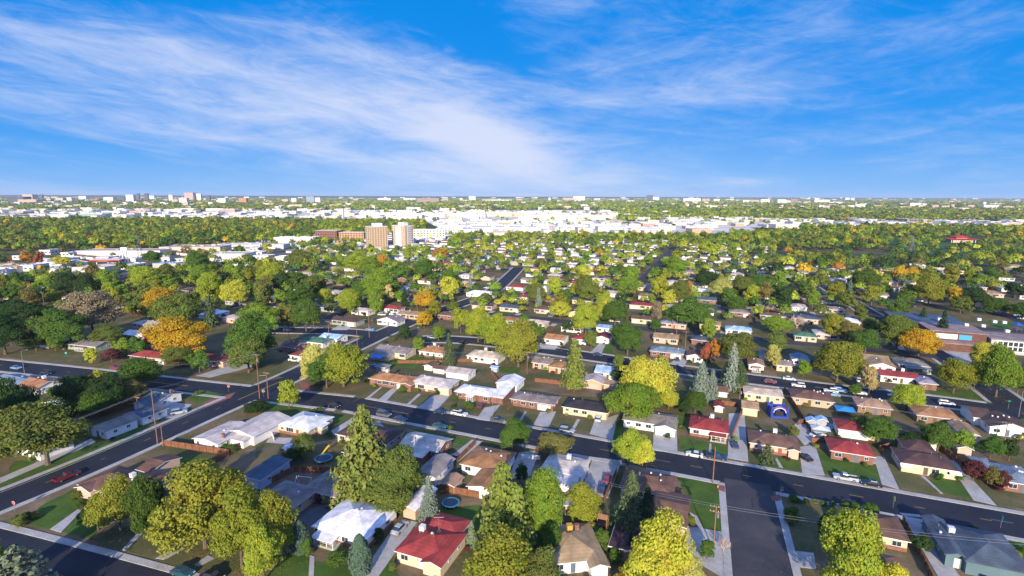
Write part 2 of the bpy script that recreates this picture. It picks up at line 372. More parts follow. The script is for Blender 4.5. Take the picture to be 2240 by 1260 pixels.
px = lambda *p: [un(u, v) for u, v in p]
S1 = [ln(-118), ln(-60), ln(0), ln(60), ln(130), ln(220)]
S1L = [(-420, 264.5), (-300, 235.5), (-230, 218.6), (-170, 204.1), (-118, 190), ln(-118)]
S3 = px((-120, 1150), (-60, 1120), (130, 1045), (300, 972), (450, 905), (560, 858), (640, 823), (700, 793), (780, 757), (840, 728), (930, 690), (1000, 668), (1060, 647), (1086, 632), (1110, 610), (1135, 585))
S0 = [(-128, 103), (-108, 97.6), (-66, 85), (0, 64), (60, 40)]
S4 = [(60.5, 124.5), (59, 120), (48.6, 90.4), (35, 52)]
S2 = px((920, 742), (1000, 742), (1100, 752), (1185, 765), (1295, 780), (1482, 808), (1762, 845), (2105, 884), (2280, 912))
S2L = px((520, 722), (620, 722), (760, 725), (830, 733))
S5 = px((1790, 615), (1840, 647), (1887, 677), (1960, 720), (2060, 775), (2130, 825), (2205, 880), (2290, 945))
for P in (S1, S1L, S3, S0, S4, S2, S2L, S5): road(P)
NEAR_ROADS = len(ROADS)
for bb_ in (290, 362, 432, 502, 572, 642, 712, 782): road([xy(-140, bb_), xy(80, bb_), xy(330, bb_)] if bb_ < 520 else [xy(-300, bb_), xy(0, bb_), xy(500, bb_)], 9.0)
for a_, b0, b1 in ((-60, 440, 800), (170, 230, 800), (250, 300, 800)): road([xy(a_, b0), xy(a_, (b0+b1)/2), xy(a_, b1)], 9.0)
road(px((-160, 632), (0, 612), (180, 596), (420, 572), (640, 548)), 17.0)
for k, (P, hw, bb) in enumerate(ROADS):
    z = .006 + .004*k; L, Rr = offset(P, hw), offset(P, -hw); n = len(P)
    mb = MB(); mb.add([(*p, z) for p in L] + [(*p, z) for p in Rr], [(i, n+i, n+i+1, i+1) for i in range(n-1)])
    kind(mb.build('road', MT['asphalt_old' if k == 4 else 'asphalt_new' if k < NEAR_ROADS else 'asphalt']), 'structure')
    if k >= NEAR_ROADS: continue
    for s in (1, -1):
        A = offset(resample(P, 1.5), s*(hw + .02)); B = offset(resample(P, 1.5), s*(hw + 1.55))
        run = []
        def flush(run):
            if len(run) < 3: return
            mb = MB(); zt = .13 + .0031*k
            vs = []
            for a, b_ in run: vs += [(*a, 0), (*a, zt), (*b_, zt), (*b_, 0)]
            fs = []
            for i in range(len(run)-1):
                for j in range(3): fs.append((4*i+j, 4*i+4+j, 4*i+5+j, 4*i+1+j) if s < 0 else (4*i+j, 4*i+1+j, 4*i+5+j, 4*i+4+j))
            mb.add(vs, fs); kind(mb.build('sidewalk', MT['concrete']), 'structure')
        for a, b_ in zip(A, B):
            if near_road(*a, pad=.1, skip=k) or near_road(*b_, pad=.1, skip=k): flush(run); run = []
            else: run.append((a, b_))
        flush(run)
def line_marks(P, segs, off=0.0, w=.14, mat='yellow', z=.06):
    """segs: list of (start, end) metres along the line"""
    P = offset(resample(smooth(P, 2), 1.0), off); D = [0]
    for p, q in zip(P, P[1:]): D.append(D[-1] + math.dist(p, q))
    mb = MB()
    for s0, s1 in segs:
        Q = [p for p, d in zip(P, D) if s0 <= d <= s1]
        if len(Q) < 2: continue
        A, B = offset(Q, w/2), offset(Q, -w/2); n = len(Q)
        mb.add([(*p, z) for p in A] + [(*p, z) for p in B], [(i, n+i, n+i+1, i+1) for i in range(n-1)])
    if mb.v: kind(mb.build('lane_marking', MT[mat]), 'structure')
dash = lambda s, e, on=3.4, gap=9: [(x, x+on) for x in np.arange(s, e, on+gap)]
line_marks(S1, dash(14, 260) ); line_marks(S1, [(2, 24)], .12); line_marks(S1, [(238, 320)], .15); line_marks(S1, [(238, 320)], -.15)
line_marks(S1L, dash(20, 270)); line_marks(S1L, [(270, 305)], .15); line_marks(S1L, [(270, 305)], -.15)
line_marks(S3, dash(6, 70)); line_marks(S3, [(78, 98)], .12); line_marks(S3, [(78, 98)], -.12); line_marks(S3, [(118, 140)], .1); line_marks(S3, dash(142, 300))
line_marks(S3, [(0, 74)], 4.6, .12, 'white')
line_marks(S5, dash(0, 300), 0, .14, 'yellow')
def patch(name, mat, pts, h=.05, world=False):
    P = pts if world else [un(u, v) for u, v in pts]
    if name == 'lawn':
        P = [(x + rnd.gauss(0, .13), y + rnd.gauss(0, .13)) for x, y in resample(list(P) + [P[0]], 1.1)[:-1]]
    mb = MB(); mb.prism(P, -.02, h + rnd.random()*.02); return kind(mb.build(name, MT[mat]), 'structure')
for P, n_ in ((S1, 16), (S3, 12), (S4, 5), (S1L, 8), (S2, 8), (S0, 3)):      # tarred repairs
    Q = resample(smooth(P, 2), 1.0)
    for _ in range(n_):
        i = rnd.randrange(4, len(Q)-8); k = rnd.randint(2, 7); o = rnd.uniform(-3.5, 3.5); w_ = rnd.choice((.25, .4, 1.2, 2.2))
        A_, B_ = offset(Q, o + w_/2)[i:i+k], offset(Q, o - w_/2)[i:i+k]; z_ = .051 + rnd.random()*.006; mb = MB()
        mb.add([(*p, z_) for p in A_] + [(*p, z_) for p in B_], [(j, k+j, k+j+1, j+1) for j in range(k-1)]); kind(mb.build('road_patch', MT[rnd.choice(('tar', 'lot'))]), 'structure')
LAWNS = [ # green
 [(408,862),(440,853),(488,862),(430,885)], [(545,886),(610,872),(672,890),(655,905),(570,902)], [(917,943),(1032,962),(1008,981),(955,968)],
 [(66,1148),(90,1105),(160,1072),(172,1112),(110,1158)], [(136,1164),(180,1118),(228,1145),(200,1180)], [(362,1040),(405,995),(470,1003),(430,1030),(375,1050)],
 [(570,1275),(640,1205),(678,1218),(675,1275)], [(688,1228),(768,1240),(775,1275),(685,1275)], [(825,1262),(858,1212),(866,1245),(880,1275)], [(960,1110),(1055,1105),(1055,1160),(970,1150)],
 [(1480,1042),(1574,1061),(1580,1162),(1528,1158),(1506,1090)], [(1785,985),(1915,1018),(1930,1056),(1805,1038)], [(2025,1048),(2098,1052),(2128,1092),(2065,1079)],
 [(1655,1002),(1745,1000),(1752,1031),(1655,1016)], [(2012,1142),(2062,1150),(2050,1162),(2028,1158)], [(2072,1152),(2250,1188),(2250,1215),(2120,1175)], [(20,1047),(190,977),(322,926),(305,954),(110,1036)],
 [(1345,912),(1362,910),(1360,962),(1342,966)], [(1487,955),(1552,970),(1548,997),(1490,986)], [(1556,972),(1590,976),(1591,1003),(1558,998)],
 [(850,778),(925,782),(910,806),(840,800)], [(2030,852),(2140,855),(2170,882),(2040,868)], [(1310,768),(1350,772),(1352,778),(1315,774)], [(700,920),(735,906),(765,911),(722,931)], [(2190,930),(2250,912),(2250,935)], [(1300,745),(1345,750),(1338,775),(1305,770)],
 [(1735,738),(1790,742),(1785,752),(1735,750)], [(2160,700),(2250,705),(2250,725),(2170,716)], [(1480,905),(1500,905),(1498,940),(1482,938)], [(0,1062),(30,1010),(80,1000),(60,1040),(0,1075)], [(1100,800),(1140,805),(1130,820),(1090,814)]]
DRY = [
 [(750,858),(812,844),(832,847),(797,870)], [(835,847),(857,850),(827,874),(806,870)], [(872,852),(915,862),(887,886),(845,877)], [(922,864),(942,867),(917,890),(895,886)], [(990,867),(1060,880),(1045,914),(957,897)],
 [(1098,888),(1165,884),(1135,930),(1072,922)], [(1112,897),(1147,900),(1132,926),(1098,922)], [(1152,901),(1182,904),(1167,929),(1139,926)], [(1220,912),(1262,917),(1252,940),(1200,934)], [(1270,920),(1300,922),(1292,945),(1256,941)], [(1400,945),(1430,942),(1427,984),(1405,980)],
 [(1936,1005),(1990,1030),(2058,1079),(1968,1068)], [(2150,1070),(2250,1075),(2250,1116),(2180,1104)], [(1735,1092),(1825,1102),(1830,1165),(1752,1180)], [(200,1180),(300,1165),(500,1190),(600,1230),(470,1262),(380,1238)], [(5,772),(185,757),(180,790),(60,788),(20,782)], [(200,795),(300,802),(270,812),(195,803)],
 [(350,800),(410,798),(415,816),(345,814)], [(470,820),(560,812),(620,826),(560,838)], [(640,790),(668,800),(560,832),(520,826)], [(560,960),(650,955),(640,1010),(560,1020)], [(1860,840),(1900,842),(1890,852),(1855,848)], [(1700,815),(1770,820),(1780,835),(1700,828)], [(1500,795),(1580,800),(1570,815),(1500,806)], [(890,690),(960,676),(950,690),(905,703)], [(1760,980),(1750,940),(1735,930),(1745,970)]]
DRIVES = [
 [(857,850),(872,848),(845,878),(827,875)], [(945,866),(990,860),(955,897),(917,890)], [(1060,892),(1095,885),(1067,921),(1042,917)], [(1182,902),(1217,900),(1200,935),(1167,929)], [(1300,922),(1352,907),(1340,962),(1290,949)],
 [(1430,942),(1480,937),(1482,992),(1428,985)], [(1594,905),(1628,903),(1637,1010),(1592,1002)], [(1747,978),(1783,974),(1804,1040),(1755,1035)], [(1910,998),(1934,1000),(1967,1071),(1929,1059)], [(2072,1010),(2086,1005),(2180,1106),(2129,1094)],
 [(777,1275),(850,1170),(880,1135),(912,1143),(818,1275)], [(1032,962),(1056,966),(1000,1012),(988,996)], [(1298,1000),(1360,1008),(1330,1090),(1270,1075)], [(1500,1150),(1585,1165),(1600,1275),(1500,1215)], [(1135,990),(1180,985),(1160,1040),(1110,1050)],
 [(800,925),(830,922),(850,945),(822,955)], [(720,945),(772,914),(800,920),(745,960)], [(1975,1132),(2010,1140),(2110,1275),(2060,1275)], [(590,957),(640,958),(632,972),(582,968)], [(1735,1205),(1780,1210),(1785,1245),(1745,1240)],
 [(365,880),(420,885),(390,912),(362,915)], [(430,822),(520,794),(560,800),(460,826)], [(1180,750),(1230,740),(1215,765),(1175,762)], [(1290,772),(1320,742),(1330,742),(1315,776)], [(1465,795),(1495,775),(1510,780),(1495,803)], [(2040,1135),(1975,1128),(1968,1122),(2010,1126)], [(1835,930),(1750,915),(1730,940),(1760,975)],
 [(1868,1010),(1880,1000),(1925,1008),(1915,1015)], [(740,712),(775,708),(760,722),(725,722)], [(2040,752),(2150,768),(2120,800),(2070,772)]]
WALKS = [[(832,847),(836,848),(808,871),(802,870)], [(915,862),(921,863),(894,887),(888,886)], [(1148,900),(1152,901),(1138,926),(1132,926)], [(1262,917),(1269,918),(1256,941),(1250,940)], [(1552,970),(1556,971),(1557,998),(1549,997)], [(110,1158),(170,1115),(180,1117),(134,1165)],
 [(2012,1040),(2022,1042),(2062,1080),(2056,1079)], [(678,1215),(688,1218),(686,1275),(674,1275)], [(1507,1120),(1525,1130),(1540,1160),(1530,1162),(1520,1140)], [(1692,998),(1700,1002),(1713,1024),(1704,1022)], [(300,1168),(312,1168),(275,1205),(267,1203)], [(0,1058),(100,1015),(210,968),(200,960),(90,1008),(0,1046)], [(388,1198),(405,1200),(360,1225),(340,1222)], [(455,1216),(470,1222),(435,1240),(425,1236)]]
for p in LAWNS: patch('lawn', 'lawn', p, .03)
for p in DRY: patch('lawn', 'drylawn', p, .03)
for p in DRIVES: patch('driveway', 'concrete', p, .07)
for p in WALKS: patch('footpath', 'concrete', p, .11)
patch('yard', 'lot', [(655,1105),(730,1098),(700,1150),(655,1148)], .04); patch('yard', 'dirt', [(585,1062),(650,1030),(745,1030),(735,1060),(620,1085)], .04); patch('yard', 'dirt', [(1150,850),(1300,850),(1330,870),(1225,862)], .04); patch('yard', 'dirt', [(2110,980),(2200,985),(2190,1005),(2130,1000)], .04)
patch('gravel_bed', 'redrock', [(1545,1215),(1588,1218),(1585,1260),(1560,1245)], .05); patch('gravel_bed', 'redrock', [(445,880),(515,858),(505,870),(450,892)], .05)
patch('pavement', 'redrock', [(1568,1062),(1585,1064),(1586,1078),(1570,1072)], .15); patch('pavement', 'redrock', [(1685,1088),(1705,1082),(1708,1096),(1690,1098)], .15); patch('pavement', 'redrock', [(652,835),(668,836),(690,850),(668,856)], .15)
patch('parking_lot', 'lot', [(60,612),(620,540),(640,560),(420,592),(120,640)], .05); patch('parking_lot', 'asphalt', [(60,620),(150,608),(160,625),(70,635)], .08)
patch('park', 'park', [(1920,520),(2300,515),(2300,575),(1990,562)], .05); patch('field', 'drylawn', [(1700,558),(1860,556),(1930,580),(1720,572)], .05)
for p in ([(-80,459),(1330,459),(1380,487),(-80,486)], [(930,484),(1580,484),(1700,512),(1000,516)], [(1380,480),(2330,487),(2330,500),(1480,497)]): patch('pavement', 'pale', p, .05)
# ------------------------------------------------------------------ houses
RC = dict(brown=(.135,.075,.055), darkbrown=(.075,.042,.040), tan=(.30,.20,.125), orange=(.34,.165,.075), red=(.27,.042,.040), gray=(.22,.185,.175), pale=(.45,.39,.37), white=(.64,.63,.65), blue=(.15,.20,.27), slate=(.065,.09,.125),
          black=(.028,.028,.034), green=(.06,.15,.10), darkred=(.16,.04,.035), lavender=(.26,.24,.33), skyblue=(.30,.46,.68), cream=(.50,.40,.30))
RN = dict(brown='brown roofed', darkbrown='dark brown roofed', tan='tan roofed', orange='orange roofed', red='red roofed', gray='grey roofed', pale='pale grey roofed', white='white roofed', blue='blue roofed', slate='slate blue roofed', black='black roofed', green='green roofed', darkred='dark red roofed', lavender='lavender roofed', skyblue='sky blue roofed', cream='cream roofed')
WC = dict(white=(.76,.75,.73), cream=(.58,.48,.34), tan=(.48,.36,.25), pink=(.55,.40,.32), gray=(.36,.36,.38), teal=(.10,.17,.20), brick=None, yellow=(.62,.52,.30), brown=(.24,.15,.10), blue=(.34,.42,.55), sage=(.30,.34,.26))
def window_mesh(w, h, mull):
    f = MB(); t = .07
    def ring(x0, x1, z0, z1):
        o = [(x0, z0), (x1, z0), (x1, z1), (x0, z1)]; i = [(x0+t, z0+t), (x1-t, z0+t), (x1-t, z1-t), (x0+t, z1-t)]
        vs = [(x, 0, z) for x, z in o] + [(x, 0, z) for x, z in i] + [(x, -.07, z) for x, z in o] + [(x, -.07, z) for x, z in i]; fs = []
        for k in range(4):
            j = (k+1) % 4; fs += [(8+k, 8+j, 12+j, 12+k), (k, j, 8+j, 8+k), (4+j, 4+k, 12+k, 12+j), (j, k, 4+k, 4+j)]
        f.add(vs, fs)
    ring(-w/2, w/2, 0, h)
    for k in range(1, mull): f.box(-w/2 + w*k/mull, -.03, t, .05, .05, h - 2*t)
    g = MB(); g.add([(-w/2+t, -.025, t), (w/2-t, -.025, t), (w/2-t, -.025, h-t), (-w/2+t, -.025, h-t)], [(0, 1, 2, 3)])
    return f.mesh('window', MT['trim']), g.mesh('pane', MT['glass'])
WIN = {'s': window_mesh(1.1, .9, 2), 'm': window_mesh(1.7, 1.2, 2), 'l': window_mesh(2.8, 1.45, 3), 't': window_mesh(.8, .55, 1)}
_d = MB().box(0, -.02, 0, .95, .06, 2.05); DOOR = _d.mesh('door', MT['paint'])
HANDLE = MB().tube((.34, -.05, 1.0), (.34, -.11, 1.0), .035, .03, 6).mesh('handle', MT['metal'])
def garage_mesh(w):
    g = MB(); n = 4; h = 2.1
    vs = []; fs = []
    for k in range(n):       # stepped panels in one connected sheet
        z0, z1 = h*k/n, h*(k+1)/n
        vs += [(-w/2, -.03, z0), (w/2, -.03, z0), (w/2, -.06, z0+.05), (-w/2, -.06, z0+.05), (w/2, -.06, z1-.02), (-w/2, -.06, z1-.02)]
    for k in range(n):
        o = 6*k; fs += [(o, o+1, o+2, o+3), (o+3, o+2, o+4, o+5)]
        if k < n-1: fs.append((o+5, o+4, o+7, o+6))
    return g.add(vs, fs).mesh('garage_door', MT['paint'])
GAR = {w: garage_mesh(w) for w in (2.6, 4.6)}
VENT = MB().tube((0, 0, -.2), (0, 0, .45), .07, .07, 6).tube((0, 0, .45), (0, 0, .6), .14, .14, 6).mesh('vent', MT['metal'])
BOXV = MB().box(0, 0, -.2, .4, .4, .5).mesh('roof_vent', MT['trim'])
def cooler_mesh():
    m = MB(); m.box(0, 0, 0, 1.05, 1.05, .95); m.box(0, 0, .95, 1.15, 1.15, .06)
    for s in range(4):
        for k in range(4):
            a = s*math.pi/2; m.box(.535*math.cos(a), .535*math.sin(a), .15 + k*.19, .04 if s % 2 == 0 else .85, .85 if s % 2 == 0 else .04, .07)
    for x in (-.4, .4):
        for y in (-.4, .4): m.box(x, y, -.7, .07, .07, .7)
    return m.mesh('swamp_cooler', MT['paint'])
COOL = cooler_mesh()
DISH = MB().path([(0, 0, -.3), (0, 0, .45), (.12, -.1, .6)], .03, 5).add([(.12 + .32*math.cos(t*math.pi/4), -.1 - .12 , .6 + .32*math.sin(t*math.pi/4)) for t in range(8)] + [(.12, -.02, .6)], [(t, (t+1) % 8, 8) for t in range(8)]).mesh('satellite_dish', MT['metal'])
def antenna_mesh():
    m = MB(); m.path([(0, 0, -.5), (0, 0, 3.6)], .035, 6)
    for s in (-1, 1): m.path([(s*.6, 0, -.4), (0, 0, 1.2)], .02, 5)
    m.tube((-1.0, 0, 3.5), (1.0, 0, 3.5), .025, n=5)
    for k, x in enumerate(np.linspace(-.95, .95, 7)): m.tube((x, -.7 + k*.04, 3.5), (x, .7 - k*.04, 3.5), .016, n=4)
    return m.mesh('roof_antenna', MT['metal'])
ANT = antenna_mesh()
CHIM = MB().box(0, 0, -1, .8, .6, 2.1).box(0, 0, 1.1, .95, .75, .12).mesh('chimney', MT['brick'])
def zroof(x, y, w, d, kindr, ax, he, p, ov=.45, th=.17):
    if kindr == 'flat': return he + th + .05
    hy, hx = d/2, w/2
    if ax == 'y': x, y, hx, hy = y, x, hy, hx
    z = he + th + p*(hy - abs(y))
    if kindr == 'hip': z = min(z, he + th + p*(hx - abs(x)))
    return z
def roof_part(mb, cx, cy, w, d, kindr, ax, he, p, ov=.45, th=.17):
    X, Y = w/2 + ov, d/2 + ov
    if kindr == 'flat':
        mb.box(cx, cy, he + .003, 2*X, 2*Y, th + .04, 1)
        mb.add([(cx-X+.05, cy-Y+.05, he+th+.05), (cx+X-.05, cy-Y+.05, he+th+.05), (cx+X-.05, cy+Y-.05, he+th+.05), (cx-X+.05, cy+Y-.05, he+th+.05)], [(0, 1, 2, 3)], 0); return
    if kindr == 'shed':     # one slope falling towards -y
        z0, z1 = he + th - p*ov, he + th + p*(d + ov)
        P = [(-X, -Y, z0), (X, -Y, z0), (X, Y, z1), (-X, Y, z1)]
        vs = [(cx+a, cy+b, c) for a, b, c in P] + [(cx+a, cy+b, c-th) for a, b, c in P]
        o = len(mb.v); mb.v += vs
        for f, k in (((0,1,2,3),0), ((7,6,5,4),1), ((0,4,5,1),1), ((1,5,6,2),1), ((2,6,7,3),1), ((3,7,4,0),1)): mb.f.append(tuple(i+o for i in f)); mb.m.append(k)
        return
    sw = ax == 'y'
    if sw: X, Y = Y, X
    T = lambda a, b, c: (cx + (b if sw else a), cy + (a if sw else b), c)
    ze = he + th - p*ov; zr = ze + p*Y
    fl = lambda f: f[::-1] if sw else f
    o = len(mb.v)
    if kindr == 'gable':
        P = [(-X,-Y,ze), (X,-Y,ze), (X,0,zr), (-X,0,zr), (X,Y,ze), (-X,Y,ze)]
        mb.v += [T(*q) for q in P] + [T(a, b, c-th) for a, b, c in P]
        F_ = [((0,1,2,3),0), ((3,2,4,5),0), ((6,9,8,7),1), ((9,11,10,8),1), ((0,6,7,1),1), ((4,10,11,5),1), ((1,7,8,2),1), ((2,8,10,4),1), ((3,9,6,0),1), ((5,11,9,3),1)]
    else:
        if X < Y - .01: X, Y = Y, X; sw = not sw; T = lambda a, b, c: (cx + (b if sw else a), cy + (a if sw else b), c); zr = ze + p*Y; fl = lambda f: f[::-1] if sw else f
        r = max(X - Y, .02)
        P = [(-X,-Y,ze), (X,-Y,ze), (X,Y,ze), (-X,Y,ze)]
        mb.v += [T(*q) for q in P] + [T(a, b, c-th) for a, b, c in P] + [T(-r, 0, zr), T(r, 0, zr)]
        F_ = [((0,1,9,8),0), ((1,2,9),0), ((2,3,8,9),0), ((3,0,8),0), ((7,6,5,4),1), ((0,4,5,1),1), ((1,5,6,2),1), ((2,6,7,3),1), ((3,7,4,0),1)]
    for f, k in F_: mb.f.append(tuple(i+o for i in fl(f))); mb.m.append(k)
def wall_part(mb, cx, cy, w, d, kindr, ax, he, p, z0=-.1):
    X, Y = w/2, d/2
    if kindr == 'gable':
        sw = ax == 'y'
        if sw: X, Y = Y, X
        T = lambda a, b, c: (cx + (b if sw else a), cy + (a if sw else b), c)
        g = he + p*Y - .02
        P = [T(-X,-Y,z0), T(X,-Y,z0), T(X,Y,z0), T(-X,Y,z0), T(-X,-Y,he), T(X,-Y,he), T(X,Y,he), T(-X,Y,he), T(-X,0,g), T(X,0,g)]
        fs = [(0,1,5,4), (2,3,7,6), (1,2,6,9,5), (3,0,4,8,7), (4,5,9,8), (8,9,6,7)]
        mb.add(P, [f[::-1] if sw else f for f in fs])
    elif kindr == 'shed':
        P = [(cx-X,cy-Y,z0), (cx+X,cy-Y,z0), (cx+X,cy+Y,z0), (cx-X,cy+Y,z0), (cx-X,cy-Y,he), (cx+X,cy-Y,he), (cx+X,cy+Y,he+p*d-.02), (cx-X,cy+Y,he+p*d-.02)]
        mb.add(P, [(0,1,5,4), (1,2,6,5), (2,3,7,6), (3,0,4,7), (4,5,6,7)])
    else: mb.box(cx, cy, z0, w, d, he - z0)
HOUSES = []     # centre x, y, radius
def put(parent, mesh, name, x, y, z, rot=0.0, col=None, sc=None):
    return ob(name, mesh, parent, (x, y, z), rot, col, sc)
def rvar(c, a=.12):
    k = 1 + rnd.uniform(-a, a); return tuple(max(0, min(1, x*k*(1 + rnd.uniform(-.05, .05)))) for x in c)
def house(cx, cy, w, d, ang=GA, roof='hip', ax='x', rcol='brown', wcol='cream', he=2.65, p=.32, label=None, name='house', cat='house', wings=(), gar=None, door=None, cool=None, chim=None, ant=None, dish=None, brick=False, vents=2, lod=0, porch=None, awn=None, facia=None, group=None, adj=None, gcol=(.72,.71,.69), wins=True, coolcol=(.72,.72,.70)):
    root = thing(name, cat, (cx, cy, 0), ang, label, group, adj or RN[rcol], cat, z=3)
    HOUSES.append((cx, cy, math.hypot(w, d)/2))
    rc = tuple(min(.8, x*1.1) for x in rvar(RC[rcol])); wc = WC[wcol]
    blocks = [(0, 0, w, d, roof, ax, he, p)] + [tuple(b) for b in wings]
    for i, (bx, by, bw, bd, bk, ba, bh, bp) in enumerate(blocks):
        mb = MB(); wall_part(mb, bx, by, bw, bd, bk, ba, bh, bp); wm = MT['brick'] if wc is None else MT['stucco']
        ob('wall', mb.mesh('wall', wm), root, col=None if wc is None else wc)
        mb = MB(); roof_part(mb, bx, by, bw, bd, bk, ba, bh, bp)
        R0 = ob('roof', mb.mesh('roof', [MT['roof'], MT['trim'] if facia is None else facia]), root, col=rc)
        if i == 0: RP = R0
    if brick and wc is not None:
        mb = MB()
        o = .035; P = [(-w/2-o, -d/2-o), (w/2+o, -d/2-o), (w/2+o, d/2+o), (-w/2-o, d/2+o)]
        mb.prism(P, -.1, .85); ob('brick_base', mb.mesh('brick_base', MT['brick']), root)
    fy = -d/2 - (.04 if brick else .003)
    if wins and lod < 2:
        slots = []; n = max(2, int(w/2.9)); xs = [-w/2 + w*(k+.5)/n for k in range(n)]
        used = []
        if gar is not None:
            gw = 4.6 if w > 6.5 and cat == 'garage' or w > 13 else 2.6
            gx = gar*(w/2 - gw/2 - .3); put(root, GAR[gw], 'garage_door', gx, fy, 0, 0, gcol); used.append((gx, gw/2 + .5))
        if door is not None or (gar is None and lod == 0 and cat == 'house'):
            dx = (door if door is not None else rnd.choice((-.15, .1, .25)))*w/2; dd = put(root, DOOR, 'door', dx, fy, .1, 0, rnd.choice(((.3,.08,.05), (.6,.58,.55), (.12,.08,.05), (.1,.14,.2)))); used.append((dx, .9))
            if lod == 0: put(dd, HANDLE, 'handle', 0, 0, 0)
        if cat == 'house':
            for x in xs:
                if any(abs(x-u) < r + .75 for u, r in used): continue
                kk = rnd.choice('mml'); 
                if kk == 'l' and any(abs(x-u) < r + 1.45 for u, r in used) or abs(x) > w/2 - 1.6: kk = 's'
                f = put(root, WIN[kk][0], 'window', x, fy, .95 if kk != 's' else 1.2)
                if lod == 0: put(f, WIN[kk][1], 'pane', 0, 0, 0)
                else: put(f, WIN[kk][1], 'pane', 0, 0, 0)
                used.append((x, 1.0))
        sides = ((1, w/2 + (.04 if brick else .003), math.pi/2), (-1, -w/2 - (.04 if brick else .003), -math.pi/2))
        if lod == 0 or cat == 'house':
            for s, sx, ro in sides:
                if lod == 1 and s != (1 if pr(cx, cy)[0] < 1500 else -1): continue
                for y in ((-d*.22, d*.2) if d > 6 else (0,)):
                    f = put(root, WIN['s'][0], 'window', sx, y, 1.2, ro)
                    put(f, WIN['s'][1], 'pane', 0, 0, 0)
    zr = lambda x, y: zroof(x, y, w, d, roof, ax, he, p) if roof != 'shed' else he + .2 + p*(y + d/2)
    if lod < 2:
        for k in range(vents):
            x, y = rnd.uniform(-.35, .35)*w, rnd.uniform(-.05, .3)*d
            put(RP, rnd.choice((VENT, BOXV)), 'vent', x, y, zr(x, y))
    if cool: put(RP, COOL, 'swamp_cooler', cool[0]*w/2, cool[1]*d/2, zr(cool[0]*w/2, cool[1]*d/2) + .35, 0, coolcol)
    if chim: put(RP, CHIM, 'chimney', chim[0]*w/2, chim[1]*d/2, zr(chim[0]*w/2, chim[1]*d/2))
    if ant: put(RP, ANT, 'antenna', ant[0]*w/2, ant[1]*d/2, zr(ant[0]*w/2, ant[1]*d/2), .4)
    if dish: put(RP, DISH, 'satellite_dish', dish[0]*w/2, dish[1]*d/2, zr(dish[0]*w/2, dish[1]*d/2))
    if porch:   # x centre, width, depth : small roof on posts over a step
        pxx, pw, pd = porch; yb = -d/2
        mb = MB(); roof_part(mb, pxx, yb - pd/2 - .46, pw - .6, pd - .2, 'shed', 'x', he - .55, .10, .3, .12); ob('porch_roof', mb.mesh('porch_roof', [MT['roof'], MT['trim']]), root, col=rc)
        ob('porch_floor', MB().box(pxx, yb - pd/2 - .05, -.05, pw, pd, .45).mesh('porch_floor', MT['concrete']), root)
        for s in (-1, -.35, .35, 1): ob('porch_post', MB().box(pxx + s*(pw/2 - .35), yb - pd + .05, .4, .13, .13, he - 1.0).mesh('porch_post', MT['trim']), root)
        mb = MB(); mb.path([(pxx - pw/2 + .3, yb - pd + .05, 1.2), (pxx + pw/2 - .3, yb - pd + .05, 1.2)], .04, 4); ob('railing', mb.mesh('railing', MT['trim']), root)
    if awn:
        for a in awn: ob('awning', MB().add([(a-1.3, fy, 2.3), (a+1.3, fy, 2.3), (a+1.3, fy-.8, 1.75), (a-1.3, fy-.8, 1.75), (a-1.3, fy, 2.24), (a+1.3, fy, 2.24), (a+1.3, fy-.8, 1.69), (a-1.3, fy-.8, 1.69)], [(3,2,1,0), (4,5,6,7), (0,4,7,3), (2,6,5,1), (3,7,6,2), (1,5,4,0)]).mesh('awning', MT['trim']), root)
    return root
def roofpx(nl, nr, d, ang=None, z=2.6):
    """frame of a roof whose near eave runs between two photo pixels; d in metres"""
    A = un(*nl, z); B = un(*nr, z); ang = GA if ang is None else R(ang)
    L = (B[0]-A[0])*math.cos(ang) + (B[1]-A[1])*math.sin(ang); w = max(L - .9, 2.5)
    mx, my = (A[0]+B[0])/2, (A[1]+B[1])/2; n = (-math.sin(ang), math.cos(ang))
    return mx + n[0]*(d/2 + .45), my + n[1]*(d/2 + .45), w, d, ang
def Hs(nl, nr, d, roof='hip', rcol='brown', wcol='cream', label=None, ang=None, wings=(), **k):
    cx, cy, w, d, an = roofpx(nl, nr, d, ang, k.get('he', 2.65) - .05)
    W = []
    for q in wings:      # near-left px, near-right px, depth, roof, axis, eave, pitch
        wx, wy, ww, wd, _ = roofpx(q[0], q[1], q[2], math.degrees(an), q[5] - .05)
        dx, dy = wx - cx, wy - cy
        lx, ly = dx*math.cos(an) + dy*math.sin(an), -dx*math.sin(an) + dy*math.cos(an)
        fr, bk_ = ly - wd/2, ly + wd/2
        if q[3] == 'gable' and q[4] == 'y' and abs(fr + d/2) < 2.2 and fr > -d/2 - 1.0: fr = -d/2 - 1.0; ly, wd = (fr + bk_)/2, bk_ - fr
        W.append((lx, ly, ww, wd, q[3], q[4], q[5], q[6]))
    return house(cx, cy, w, d, an, roof=roof, rcol=rcol, wcol=wcol, label=label, wings=W, **k)
G = 'gable'; garage = dict(name='garage', cat='garage', vents=0)
shed = dict(name='shed', cat='shed', vents=0, he=2.0, wins=False)
